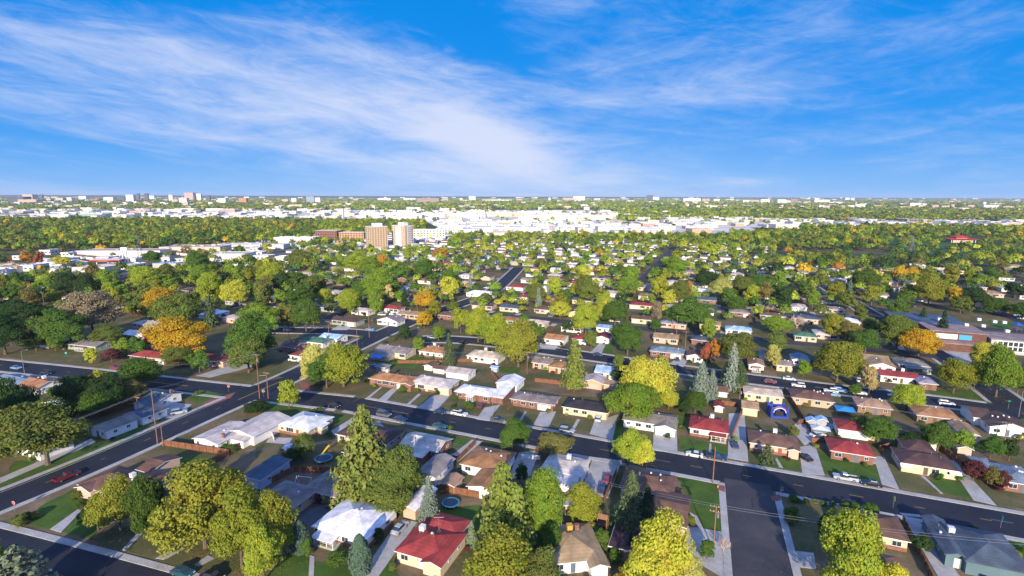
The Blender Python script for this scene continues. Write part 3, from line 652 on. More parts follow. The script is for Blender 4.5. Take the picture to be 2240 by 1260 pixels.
# --- block between the two streets in front
Hs((163,1062), (285,1094), 9, 'hip', 'brown', 'pink', 'long brown roofed corner house wrapped by lawn at the front crossing', wings=[((268,1040),(352,1024),8,G,'x',2.75,.24), ((255,1062),(320,1072),7,'hip','x',2.6,.26), ((163,1066),(196,1078),6,G,'y',2.5,.3)], cool=(.35,.1), chim=(.75,.1), brick=False)
Hs((531,1041), (568,1054), 9.5, 'shed', 'slate', 'blue', 'slate blue shed roofed garage beside the sandy play yard', p=.06, **garage)
Hs((657,1071), (737,1087), 8.5, 'hip', 'gray', 'brown', 'grey brown house with a pale carport panel behind the white roofed house', wings=[((716,1050),(752,1045),6,G,'y',2.55,.3)], chim=(-.1,.7))
Hs((560,1092), (640,1113), 8, 'hip', 'gray', 'tan', 'grey roofed house half hidden behind the big lime trees')
Hs((674,1157), (803,1181), 11.5, 'hip', 'white', 'white', 'white roofed cottage with a railed front porch between two junipers', porch=(-2.2,5.5,2.2), brick=True, door=-.35, dish=(.2,.1), p=.30)
Hs((874,1111), (911,1117), 9, G, 'white', 'tan', 'tan garage with pale gable roof at the end of the long driveway', ax='y', gar=0, gcol=(.5,.4,.3), **garage)
Hs((860,1207), (972,1236), 9.5, 'hip', 'red', 'cream', 'red roofed cream cottage with a roof antenna and white cooler', wings=[((925,1222),(974,1233),5,G,'y',2.68,.3), ((905,1160),(1004,1176),6,'hip','x',2.6,.25)], cool=(-.55,.25), ant=(.15,.35), door=.05, wins=True)
Hs((1196,1222), (1334,1238), 11, 'hip', 'tan', 'white', 'tan hip roofed house with a yellow cooler and a round white window', ang=8, cool=(.05,.35), chim=(.35,.4), coolcol=(.55,.33,.06), wings=[((1290,1246),(1336,1240),4,G,'y',2.6,.35)])
Hs((1330,1195), (1388,1212), 7, 'flat', 'darkbrown', 'brown', 'flat dark brown garage tucked behind the big yellow tree', **garage)
Hs((1177,1032), (1277,1038), 8.5, 'hip', 'pale', 'white', 'pale roofed house with a white cooler facing the middle street', cool=(.1,.3), p=.22, wings=[((1180,1053),(1260,1062),4.5,'shed','x',2.2,.06)])
Hs((1231,1108), (1288,1118), 7, G, 'pale', 'tan', 'pale roofed garage behind the slim yellow birch', ax='y', **garage)
Hs((1352,1070), (1474,1084), 9.5, 'hip', 'brown', 'cream', 'big brown roofed house on the corner lawn by the side street', wings=[((1420,1142),(1503,1153),12.5,G,'x',2.75,.2)], dish=(.5,-.2), p=.3, vents=4)
Hs((1002,1018), (1098,1031), 10.5, 'hip', 'orange', 'white', 'orange brown roofed white house beside the white iron gate', wings=[((1017,1066),(1090,1078),8,G,'y',2.6,.2)], vents=5, p=.28)
Hs((905,1037), (953,1046), 10, G, 'gray', 'white', 'grey roofed white garage behind the broad pine', ax='y', **garage)
Hs((869,975), (962,987), 8, G, 'pale', 'brick', 'pale roofed brick house with a rear patio roof', wings=[((868,993),(925,1002),4.0,'shed','x',2.1,.07)], p=.3)
Hs((957,1060), (996,1065), 4.5, G, 'tan', 'tan', 'small tan shed by the long wooden fence', ax='y', **shed)
Hs((729,952), (850,970), 8.5, 'hip', 'darkbrown', 'cream', 'dark brown roofed cream house hidden by the tallest spruce', wings=[((745,990),(790,998),6,'shed','x',2.2,.12)])
Hs((603,930), (677,943), 10.5, 'hip', 'white', 'cream', 'square white roofed cream house near the crossroads', wings=[((678,941),(712,930),2.5,'shed','x',2.3,.1)], brick=True, p=.30)
Hs((412,963), (482,970), 12, G, 'pale', 'white', 'sprawling pale roofed white house with clerestory windows by the crossroads', ax='y', wings=[((492,944),(556,956),14,G,'y',2.9,.2), ((476,957),(534,966),4.5,'shed','x',2.3,.08)], chim=(.75,-.5), p=.16)
# --- far side of the middle street
Hs((804,828), (897,841), 8, 'hip', 'orange', 'brick', 'orange brown roofed brick house next to the big lime tree', cool=(-.45,.2), vents=4, gar=.9, wings=[((872,840),(900,844),3,G,'y',2.6,.3)])
Hs((891,838), (982,849), 9, 'hip', 'pale', 'cream', 'pale tan roofed cream house with a white front window bay', brick=True, gar=None, wings=[((958,849),(982,853),2.5,'hip','x',2.6,.3)], door=-.1)
Hs((972,814), (1025,821), 7, G, 'pale', 'white', 'white three bay garage with a tan gable roof', gar=-.5, **garage)
Hs((925,800), (946,803), 5, G, 'brown', 'white', 'tiny white shed with brown roof', ax='y', **shed)
Hs((945,806), (972,810), 4.5, G, 'brown', 'white', 'white shed with a red door and brown gable', **shed)
Hs((992,857), (1074,868), 7.5, 'hip', 'white', 'brick', 'white roofed brick house with a broad white carport', wings=[((1072,866),(1099,874),12,'shed','x',2.4,.07)], porch=(-.5,3,1.6), p=.26)
Hs((1083,838), (1132,845), 8, G, 'white', 'white', 'white gabled garage behind the broad white carport', ax='y', **garage)
Hs((1113,873), (1212,886), 7.5, 'hip', 'gray', 'brick', 'grey roofed red brick house with a white garage door', gar=.9, vents=5, p=.26)
Hs((1227,891), (1330,903), 8, 'hip', 'black', 'cream', 'black roofed cream house with a silver car on its drive', gar=.95, cool=None, gcol=(.55,.48,.38))
Hs((1361,917), (1478,937), 9, G, 'gray', 'white', 'grey roofed house with a white gabled carport', wings=[((1430,934),(1480,942),7,G,'y',2.6,.3)], p=.26, gar=.85, gcol=(.12,.11,.11))
Hs((1506,938), (1595,947), 9.5, 'hip', 'red', 'white', 'crimson roofed white house with a cooler beside a long driveway', cool=(.15,.3), porch=(2.8,4.5,2), brick=True, dish=(0,.1), p=.34, door=.15)
Hs((1561,889), (1585,893), 4, G, 'red', 'white', 'little red roofed playhouse shed behind the crimson roof', ax='y', **shed)
Hs((1622,892), (1661,898), 7, G, 'tan', 'cream', 'cream garage with a tan gable beside the alley pole', ax='x', **garage)
Hs((1626,858), (1716,873), 8, 'hip', 'cream', 'cream', 'cream roofed house behind the blue bounce castle', cool=None, p=.22)
Hs((1638,968), (1752,986), 9, 'hip', 'brown', 'pink', 'brown roofed pink house with a gabled front bay', cool=(.1,.5), brick=True, wings=[((1722,984),(1752,990),3,G,'y',2.6,.3)])
Hs((1816,986), (1917,1001), 8.5, 'hip', 'red', 'brick', 'red hip roofed brick house set in the broad green lawn', brick=False, door=.2, p=.34)
Hs((1832,938), (1906,949), 8, 'hip', 'red', 'white', 'red hip roofed garage with a wide white door', gar=0, **garage)
Hs((1970,1012), (2100,1033), 9, 'hip', 'darkbrown', 'cream', 'large dark brown roofed cream house with white awnings', awn=(-5,5.6), wings=[((1982,984),(2052,994),8,'hip','x',3.3,.36)], p=.3, door=-.1)
Hs((1972,960), (2055,972), 7, 'hip', 'brown', 'white', 'brown hip roofed garage behind the large dark brown house', **garage)
Hs((2190,1048), (2290,1072), 10, 'hip', 'blue', 'brick', 'blue grey roofed brick house at the far end of the alley fence', vents=5, wings=[((2146,1030),(2192,1038),8,'hip','x',2.6,.28)])
Hs((1845,1157), (1994,1188), 8.5, 'hip', 'brown', 'cream', 'brown hip roofed cream house with a brick base by the side street', brick=True, p=.3, vents=3)
Hs((1900,1275), (1996,1292), 9, 'hip', 'brown', 'tan', 'brown roofed outbuilding behind the golden lime tree')
Hs((2066,1213), (2124,1224), 13, G, 'slate', 'teal', 'teal walled house with slate blue gables beside a long drive', ax='y', wings=[((2110,1226),(2270,1262),12.5,'hip','x',2.9,.34)], cool=(.9,.2), p=.34, he=2.8, facia=MT['paint'])
# --- left of the diagonal street
Hs((28,843), (80,851), 8.5, G, 'orange', 'white', 'orange roofed white house beside the far left street', ax='x', cool=(.1,.3), wings=[((38,850),(56,856),3,G,'y',2.5,.35)])
Hs((-30,836), (38,843), 8, G, 'blue', 'white', 'blue roofed house at the edge of the far left street')
Hs((134,858), (186,866), 12, G, 'pale', 'white', 'pale roofed white house hidden among dark trees', ax='y')
Hs((300,876), (350,879), 8.5, G, 'slate', 'white', 'white house with slate blue gable roof near the stop sign corner', ax='x', wings=[((286,883),(322,889),6,G,'y',2.55,.25)], chim=(.5,.5), p=.3)
Hs((270,906), (309,916), 8, G, 'slate', 'white', 'white garage with slate blue roof beside the diagonal street', ax='y', **garage)
Hs((194,936), (230,946), 9, G, 'gray', 'white', 'long white house with a grey ridge roof along the diagonal street', ax='y', vents=1)
Hs((80,884), (124,890), 8, G, 'white', 'white', 'narrow white roofed shed under the dark trees', ax='y', **shed)
Hs((10,978), (98,986), 8, G, 'gray', 'white', 'white gabled house behind the big olive tree')
Hs((138,751), (206,760), 8, G, 'gray', 'sage', 'low grey ranch house with a white porch rail', ang=-16, porch=(1.5,6,1.5))
Hs((281,777), (360,787), 8, 'hip', 'red', 'brick', 'red hip roofed brick house under the golden tree', ang=-16, gar=.9)
Hs((410,783), (486,793), 8, 'hip', 'darkred', 'tan', 'dark red roofed tan house with a long driveway', ang=-16)
Hs((267,731), (322,738), 8, G, 'white', 'white', 'white gabled house behind the red hip roof', ang=-16, ax='x')
Hs((283,708), (348,714), 8, 'hip', 'pale', 'gray', 'pale roofed house in the trees left of the spruce')
Hs((60,725), (122,729), 7, G, 'skyblue', 'white', 'pale blue roofed house deep in the left trees')
Hs((46,745), (112,750), 8, G, 'blue', 'white', 'blue roofed white house in front of the pale blue roof')
# --- behind the middle block, along the next street
Hs((818,766), (886,776), 9, G, 'gray', 'cream', 'dark grey house with roof valleys beside the diagonal street', wings=[((806,775),(850,780),8,'hip','x',2.5,.25)])
Hs((915,767), (968,775), 9, 'hip', 'orange', 'white', 'tan orange roofed white brick house beside the slim spruce', cool=(-.2,.3), brick=True)
Hs((1018,778), (1090,786), 9, 'hip', 'cream', 'white', 'cream roofed house with tall white windows', cool=(-.1,.3))
Hs((1198,802), (1242,808), 9, 'hip', 'orange', 'tan', 'orange hip roofed house behind the pale pine')
Hs((1163,792), (1200,798), 8, G, 'gray', 'tan', 'grey roofed house next to the orange hip roof')
Hs((1299,814), (1348,820), 9, G, 'skyblue', 'white', 'pale blue roofed house behind the tan garage')
Hs((1272,834), (1318,841), 7.5, G, 'pale', 'tan', 'tan gabled garage behind the golden tree', ax='y', gar=0, gcol=(.5,.42,.36), **garage)
Hs((1318,840), (1348,845), 5, G, 'tan', 'tan', 'small tan shed joined to the tan garage', **shed)
Hs((1566,856), (1594,861), 6, G, 'brown', 'white', 'brown roofed shed among the blue spruces', **shed)
Hs((1731,868), (1828,882), 9, 'hip', 'brown', 'tan', 'brown hip roofed house beside the alley fence', vents=5)
Hs((1873,884), (1957,900), 8.5, 'hip', 'tan', 'brown', 'tan hip roofed house in front of the next street', vents=4)
Hs((2003,906), (2106,922), 9, 'hip', 'orange', 'brown', 'broad tan orange roofed house in front of the parked white car', vents=4)
Hs((2160,930), (2270,950), 10, G, 'darkbrown', 'white', 'dark brown roofed house with a wide white gable', ax='y', wings=[((2125,910),(2180,922),10,G,'x',2.7,.3)], vents=4)
Hs((2098,948), (2152,958), 9, G, 'tan', 'cream', 'tan gabled garage with a white front behind the alley hedge', ax='y', **garage)
Hs((1790,868), (1812,872), 4, G, 'brown', 'brick', 'small brown shed beside the sky blue tarp', **shed)
Hs((1887,948), (1920,953), 4, 'flat', 'tan', 'cream', 'low cream shed beside the red hip roofed garage', **shed)
Hs((1924,820), (2017,832), 8, G, 'red', 'white', 'long red roofed white house with arched windows', porch=None, cool=(.3,.2), p=.24)
Hs((1897,796), (1966,808), 10, G, 'tan', 'white', 'tan and red roofed white house behind the long red roof', ax='y', wings=[((1880,785),(1950,793),9,G,'x',2.7,.25)], facia=MT['tail'])
Hs((1962,794), (2040,806), 10, 'hip', 'gray', 'sage', 'grey brown roofed house with a long covered porch', porch=(1,9,2.5))
Hs((2008,836), (2056,844), 9, 'hip', 'lavender', 'brick', 'purple grey roofed brick house behind the broad yellow trees')
Hs((1697,798), (1737,803), 7, G, 'gray', 'cream', 'grey roofed cream cottage beside the small yellow tree')
Hs((1731,786), (1774,792), 8, G, 'blue', 'white', 'blue grey gabled house behind the grey cottage', ax='y')
Hs((1737,734), (1790,740), 8, 'hip', 'green', 'cream', 'green hip roofed cream house beside the parked white cars')
Hs((1421,766), (1496,777), 8, 'hip', 'blue', 'brick', 'blue grey roofed brick house with a carport', gar=.9)
Hs((1500,778), (1540,784), 8, G, 'brown', 'white', 'brown roofed white gabled house beside the red tree', ax='y')
Hs((1636,797), (1674,803), 8, G, 'tan', 'white', 'tan roofed white cottage with a porch', ax='y', porch=(0,3.5,1.8))
Hs((1660,776), (1690,780), 8, G, 'gray', 'white', 'grey roofed white house above the tan cottage')
Hs((1428,738), (1484,745), 9, G, 'tan', 'pink', 'tan gabled house behind the dark red tree')
Hs((1511,742), (1552,747), 8, 'hip', 'slate', 'brick', 'slate roofed brick house left of the tall red tree')
Hs((1586,720), (1646,727), 8, 'hip', 'skyblue', 'white', 'sky blue roofed white house among lime trees')
Hs((1443,706), (1502,712), 8, 'hip', 'lavender', 'pink', 'lavender roofed house with a white porch')
Hs((1189,741), (1234,746), 9, G, 'orange', 'white', 'tan roofed white house with a red car in front')
Hs((1251,740), (1282,745), 8, 'hip', 'red', 'white', 'small orange red roofed house beside the pale pine')
Hs((1300,738), (1332,743), 9, G, 'darkred', 'white', 'brown red roofed house with a white gable over a long drive', ax='y')
Hs((1303,716), (1335,720), 7, 'flat', 'skyblue', 'white', 'flat blue roofed house by the white pickup')
Hs((705,698), (778,706), 8, 'hip', 'darkbrown', 'sage', 'brown roofed sage green house with a white garage door', gar=.9)
Hs((818,673), (872,677), 8, 'hip', 'red', 'white', 'terracotta roofed white house by the gold tree')
Hs((866,686), (925,692), 8, 'hip', 'tan', 'tan', 'tan roofed house behind the row of parked trucks')
Hs((826,699), (866,706), 8, G, 'gray', 'white', 'grey gabled house crowded by parked cars', ax='y')
Hs((768,678), (804,683), 7, 'hip', 'pale', 'white', 'pale roofed cottage beside the utility pole')
Hs((701,672), (743,677), 8, G, 'slate', 'gray', 'dark slate roofed house left of the bushy lime tree')
Hs((652,745), (706,752), 8, 'hip', 'green', 'white', 'green roofed house behind the pale lime tree', cool=(.5,.5))
Hs((697,738), (736,744), 8, G, 'skyblue', 'white', 'light blue roofed house next to the green roof')
Hs((632,776), (678,783), 8, 'hip', 'darkred', 'white', 'dark red roofed house behind the white pickup', ang=-18)
Hs((1020,640), (1078,646), 9, 'hip', 'white', 'white', 'white roofed house at the bend of the far street')
Hs((610,757), (645,762), 8, G, 'brown', 'brick', 'brown house left of the green roof')
# --- procedural lots further back
LOTS = []; X_SIDE = {}
for bs in (236, 290, 362, 432, 502, 572, 642, 712, 782, 852):
    for off in (17, -17):
        a = -700.0
        while a < 900:
            a += rnd.uniform(17.5, 22); b_ = bs + off + rnd.uniform(-2, 2)
            X, Y = xy(a, b_)
            u, v = pr(X, Y, 0)
            if not (-60 < u < 2300) or v > 760 or Y < 150: continue
            if bs == 236 and not (u < 640 and v > 640): continue
            if near_road(X, Y, 8): continue
            if any((X-h[0])**2 + (Y-h[1])**2 < (h[2]+8.5)**2 for h in HOUSES): continue
            if u < 640 and 540 + (640-u)*.09 < v < 612 + (640-u)*.07: continue
            if u > 1690 and v < 582: continue
            if u > 1950 and 660 < v < 800: continue
            if u > 1720 and 560 < v < 575: continue
            LOTS.append((depth(X, Y), X, Y)); X_SIDE[(X, Y)] = off
            HOUSES.append((X, Y, 7))
LOTS.sort()
n_near = sum(1 for o, *_ in THINGS if o['category'] == 'house')
ROOFS_FAR = []
for i, (dp, X, Y) in enumerate(LOTS):
    rc = rnd.choice(['brown', 'gray', 'gray', 'pale', 'pale', 'pale', 'white', 'white', 'white', 'tan', 'tan', 'orange', 'red', 'gray', 'slate', 'darkbrown', 'cream', 'brown'])
    wc = rnd.choice(['white', 'white', 'cream', 'tan', 'pink', 'brick', 'yellow', 'gray', 'white'])
    w, d = rnd.uniform(10.5, 14), rnd.uniform(8, 9.5)
    if i < 230:
        k = rnd.choice(['hip', 'hip', G]); HOUSES_ = HOUSES[:]
        house(X, Y, w, d, GA + (math.pi/2 if rnd.random() < .25 else 0), roof=k, rcol=rc, wcol=wc, lod=1 if dp < 520 else 2, vents=1, gar=rnd.choice((None, .9, -.9)), p=rnd.uniform(.24, .34))
    else: ROOFS_FAR.append((X, Y, w, d, RC[rc], WC[wc] or (.3, .13, .08)))

    if dp < 560:      # drive and front lawn towards the street
        a_, b_ = ab(X, Y)
        for wd_, o_, mt_, nm_ in ((3.0, w/2 + 1.6, 'concrete', 'driveway'), (w*.9, -1, rnd.choice(('lawn', 'drylawn', 'drylawn')), 'lawn')):
            s_ = -1 if X_SIDE[(X, Y)] > 0 else 1
            Pq = [xy(a_ + o_ + x, b_ + s_*y) for x, y in ((-wd_/2, d/2 + .6), (wd_/2, d/2 + .6), (wd_/2, 10.8), (-wd_/2, 10.8))]
            patch(nm_, mt_, Pq, .03 if nm_ == 'lawn' else .07, True)
# roofs too far and too many to count
mb = MB()
for X, Y, w, d, rc_, wc_ in ROOFS_FAR:
    q = MB(); wall_part(q, 0, 0, w, d, G, 'x', 2.7, .28); mb.add([(x*E1[0]+y*E2[0]+X, x*E1[1]+y*E2[1]+Y, z) for x, y, z in q.v], q.f, 0)
    q = MB(); roof_part(q, 0, 0, w, d, G, 'x', 2.7, .28); k = 1 if max(rc_) > .4 else 2 if rc_[0] > rc_[2]*1.4 else 3
    mb.add([(x*E1[0]+y*E2[0]+X, x*E1[1]+y*E2[1]+Y, z) for x, y, z in q.v], q.f, k)
if mb.v: kind(ob('distant_houses', mb.mesh('distant_houses', [MT['trim'], m_plain('far_roof_pale', (.55, .54, .54)), m_plain('far_roof_brown', (.2, .12, .08)), m_plain('far_roof_grey', (.2, .19, .2))])), 'stuff')
print('far houses', len(ROOFS_FAR))
# ------------------------------------------------------------------ trees
TC = dict(lime=(.185,.26,.035), yellowlime=(.30,.335,.04), paleyellow=(.43,.40,.12), yellow=(.43,.41,.055), gold=(.47,.29,.03), orange=(.42,.20,.045), red=(.31,.09,.06), darkred=(.12,.04,.045), green=(.09,.15,.03), dark=(.045,.08,.025),
          olive=(.145,.17,.04), olivebrown=(.18,.155,.05), yellowolive=(.235,.24,.035), brownbare=(.24,.19,.12), tan=(.44,.33,.17), bare=(.34,.26,.23), barepink=(.40,.29,.24),
          bluespruce=(.17,.215,.165), sagespruce=(.13,.165,.10), greenspruce=(.08,.11,.05), pinelight=(.165,.195,.042), juniper=(.075,.13,.085), darkspruce=(.03,.055,.028))
TN_SAGE = 'silvery green'
for k_ in TC: TC[k_] = tuple(min(.7, x*1.28) for x in TC[k_])
TN = dict(lime='lime green', yellowlime='yellow green', paleyellow='pale yellow', yellow='bright yellow', gold='golden orange', orange='orange', red='rusty red', darkred='dark red', green='mid green', dark='dark green', olive='olive green', olivebrown='olive brown', yellowolive='yellow olive', brownbare='dry brown', tan='tan', bare='bare grey', barepink='bare pinkish', bluespruce='silvery blue', greenspruce='grey green', pinelight='light green', juniper='blue green', sagespruce='silvery green', darkspruce='dark green')
def cards(P, Nn, S, rng, asp=1.0, jit=.55):
    """leaf faces: centres P, facing roughly Nn, half size S; returns verts, faces"""
    n = len(P); Nn = Nn + rng.normal(0, jit, (n, 3)); Nn /= np.linalg.norm(Nn, axis=1)[:, None] + 1e-9
    r = rng.normal(0, 1, (n, 3)); A = np.cross(Nn, r); A /= np.linalg.norm(A, axis=1)[:, None] + 1e-9; B = np.cross(Nn, A)
    s = (S*rng.uniform(.45, 1.5, n))[:, None] if np.ndim(S) else (S*rng.uniform(.45, 1.5, n))[:, None]
    A = A*s*asp; B = B*s
    V = np.stack([P - A*.9 - B*.5, P + A*.35 - B, P + A - B*-.35, P - A*.3 + B], axis=1).reshape(-1, 3)
    return V, np.arange(4*n).reshape(n, 4)
def np_mesh(name, V, Fq, mat, col=None):
    me = bpy.data.meshes.new(name); nv, nf = len(V), len(Fq)
    me.vertices.add(nv); me.vertices.foreach_set('co', V.astype(np.float32).ravel())
    me.loops.add(nf*4); me.loops.foreach_set('vertex_index', Fq.astype(np.int32).ravel())
    me.polygons.add(nf); me.polygons.foreach_set('loop_start', np.arange(0, nf*4, 4, dtype=np.int32)); me.polygons.foreach_set('loop_total', np.full(nf, 4, dtype=np.int32))
    me.update(calc_edges=True); me.materials.append(mat)
    if col is not None:
        ca = me.color_attributes.new('Col', 'FLOAT_COLOR', 'POINT'); ca.data.foreach_set('color', col.astype(np.float32).ravel())
    return me
def blob_dirs(n, rng, low=-.55):
    out = []
    while len(out) < n:
        d = rng.normal(0, 1, 3); d /= np.linalg.norm(d)
        if d[2] > low: out.append(d)
    return np.array(out)
def crown_broad(seed, nclump, ncard, size, shape='round'):
    """leaf clumps spread through a lumpy crown; unit box: width 1, height 1 with the trunk"""
    rng = np.random.default_rng(seed)
    z0, z1, rx = dict(round=(.08, 1, .5), tall=(.06, 1, .5), wide=(.13, 1, .5), cone=(.05, 1, .5), multi=(.07, 1, .5))[shape]
    zc, rz = (z0+z1)/2, (z1-z0)/2
    lob = blob_dirs(14, rng, -.5); lk = rng.uniform(-.5, .34, 14)
    D = blob_dirs(nclump, rng, -.75)
    bump = np.ones(nclump)
    for l, k in zip(lob, lk): bump += k*np.exp(-((D - l)**2).sum(1)/.16)
    rad = rng.uniform(.45, 1.08, nclump)**.6*np.clip(bump, .45, 1.34)*.86
    rr = rx*np.ones(nclump)
    if shape == 'cone': h = (D[:, 2]+1)/2; rr = rx*(1.12 - .85*h)
    if shape == 'wide': rr = rx*np.where(D[:, 2] < 0, .95, 1)
    if shape == 'multi':
        off = (rng.integers(0, 3, nclump)); oc = np.array([(-.24, .08, -.12), (.22, -.1, -.02), (.02, .04, .24)])[off]; rad *= .68
    low = np.where(D[:, 2] < 0, np.clip(np.hypot(D[:, 0], D[:, 1]), .25, 1)**-.45, 1.0); rr = rr*low
    tuft = rng.random(nclump) < .18; rad = rad*np.where(tuft, rng.uniform(1.0, 1.22, nclump), .97)
    ell = rng.uniform(.82, 1.06, 2); lean = rng.uniform(-.07, .07, 2)
    Cc = np.stack([D[:, 0]*rr*rad, D[:, 1]*rr*rad, zc + D[:, 2]*rz*rad], 1)
    if shape == 'multi': Cc += oc*np.array([1, 1, .8])
    Cc[:, :2] = Cc[:, :2]*ell + lean*(Cc[:, 2:3] - .3)
    keep = np.ones(nclump, bool)
    for g_ in blob_dirs(4, rng, -.4): keep &= ~((((D - g_)**2).sum(1) < .085) & (rng.random(nclump) < .8))
    D, Cc, tuft = D[keep], Cc[keep], tuft[keep]; nclump = len(D)
    cr = rng.uniform(.05, .15, nclump)*np.where(tuft, .7, 1)
    pw = cr**2/(cr**2).sum(); idx = rng.choice(nclump, ncard, p=pw)
    d = rng.normal(0, 1, (ncard, 3)); d[:, 2] = d[:, 2]*.75 + .25; d /= np.linalg.norm(d, axis=1)[:, None]
    q = rng.uniform(.45, 1, ncard)**.5
    P = Cc[idx] + d*(cr[idx]*q)[:, None]*np.array([1.25, 1.25, .72])
    P[:, 2] = np.maximum(P[:, 2], z0*.7)
    out = P - np.array([0, 0, zc]); out /= np.linalg.norm(out, axis=1)[:, None] + 1e-9
    V, Fq = cards(P, d*.6 + out*.5 + np.array([0, 0, .25]), size, rng)
    return V, Fq, Cc
def trunk_broad(seed, Cc, limbs=6):
    rng = np.random.default_rng(seed + 100); m = MB()
    top = (rng.uniform(-.02, .02), rng.uniform(-.02, .02), .5)
    m.path([(0, 0, -.02), (0, 0, .03), (.004, .0, .2), (top[0]*.6, top[1]*.6, .34), top], [.042, .028, .022, .018, .011], 7)
    pick = rng.choice(len(Cc), limbs, replace=False)
    for k in pick:
        c = Cc[k]; s = (top[0]*.4, top[1]*.4, rng.uniform(.2, .36)); mid = (c[0]*.45, c[1]*.45, s[2] + (c[2]-s[2])*.55)
        m.path([s, mid, tuple(c*np.array([.95, .95, 1]))], [.013, .009, .003], 5)
    return m.mesh('trunk', MT['bark'])
def crown_spruce(seed, levels, size, dens=1.0, droop=.35, z0=.04, lean=.0, top=.9):
    rng = np.random.default_rng(seed); Ps = []; Ns = []
    for i in range(levels):
        t = (i + rng.uniform(-.2, .2))/levels; t = max(0, t); z = z0 + (1-z0)*t
        r = .5*(1-t)**top*rng.uniform(.85, 1.08) + .012
        nb = max(4, int((13 - 7*t)*dens)); ph = rng.uniform(0, 6.28)
        for k in range(nb):
            a = ph + 6.283*k/nb + rng.uniform(-.2, .2); rl = r*rng.uniform(.72, 1.1); ns = max(3, int(7*rl/.5*dens + 2))
            for j in range(ns):
                s = (j + .6)/ns; x = rl*s
                for _ in range(3):
                    aa = a + rng.normal(0, .16)*(1.1 - s*.5)
                    Ps.append((x*math.cos(aa), x*math.sin(aa), z - droop*.16*x - .05*x*x + .03*s*s*rl + rng.normal(0, .006)))
                    Ns.append((math.cos(aa)*.55, math.sin(aa)*.55, .8))
    P = np.array(Ps); P[:, 2] = np.clip(P[:, 2], .015, 1.0)
    return cards(P, np.array(Ns), size, rng, .75, .4)
def crown_egg(seed, ncard, size):
    rng = np.random.default_rng(seed); t = rng.uniform(0, 1, ncard); a = rng.uniform(0, 6.283, ncard)
    r = .5*np.clip(np.sin(np.pi*(t*.86+.14))**.55*(1.05 - .45*t), .02, 1)*(1 + .07*np.sin(a*5+t*9) + .05*np.sin(a*11-t*17))*rng.uniform(.86, 1.0, ncard)
    P = np.stack([r*np.cos(a), r*np.sin(a), .02 + t*.97], 1); Nn = np.stack([np.cos(a), np.sin(a), .35 + t*.5], 1)
    return cards(P, Nn, size, rng)
def crown_bare(seed):
    rng = np.random.default_rng(seed); m = MB()
    def grow(p, d, L, r, n):
        q = p + d*L; m.path([tuple(p), tuple((p+q)/2 + rng.normal(0, L*.05, 3)), tuple(q)], [r, r*.85, r*.65], 4)
        if n == 0: return
        for _ in range(rng.integers(3, 5)):
            e = d*.75 + rng.normal(0, .55, 3) + np.array([0, 0, .15]); e /= np.linalg.norm(e); grow(p + d*L*rng.uniform(.5, 1), e, L*rng.uniform(.55, .8), r*.55, n-1)
    for k in range(6):
        a = k*1.047 + rng.uniform(-.3, .3); d = np.array([math.cos(a)*.75, math.sin(a)*.75, 1.0]); d /= np.linalg.norm(d); grow(np.array([0, 0, .12]), d, .3, .02, 3)
    return m.mesh('crown', MT['bark2'])
MT['bark2'] = m_plain('twig_bark', None, .95, amt=.2)
CROWN = {}
def tri(k, make): CROWN[k] = make
for sh in ('round', 'tall', 'wide', 'cone', 'multi'):
    for i in range(3):
        sd = hash_ = sum(map(ord, sh))*7 + i*31
        L = []
        for nc, ncard, sz in ((170, 27000, .0117), (90, 6400, .0222), (46, 1300, .046)):
            V, Fq, Cc = crown_broad(sd, nc, ncard, sz, sh)
            L.append((np_mesh('crown', V, Fq, MT['leaf']), trunk_broad(sd, Cc)))
        CROWN[sh, i] = L
TRUNK_C = MB().path([(0, 0, -.02), (0, 0, .4), (0, 0, .96)], [.022, .014, .003], 7).mesh('trunk', MT['bark'])
for i in range(2):
    CROWN['spruce', i] = [(np_mesh('crown', *crown_spruce(40+i, lv, sz, dn, top=.66), MT['needle']), TRUNK_C) for lv, sz, dn in ((38, .0225, 1.15), (26, .034, .9), (16, .055, .7))]
    CROWN['pine', i] = [(np_mesh('crown', *crown_spruce(60+i, lv, sz, dn, droop=-.6, z0=.10, top=.62), MT['needle']), TRUNK_C) for lv, sz, dn in ((17, .030, .95), (14, .042, .75), (10, .065, .6))]
    CROWN['egg', i] = [(np_mesh('crown', *crown_egg(80+i, n, s), MT['needle']), TRUNK_C) for n, s in ((5200, .022), (1500, .04), (500, .065))]
    CROWN['bare', i] = [(crown_bare(90+i), MB().path([(0, 0, -.02), (0, 0, .14)], [.03, .022], 6).mesh('trunk', MT['bark2']))]*3
TREES = []
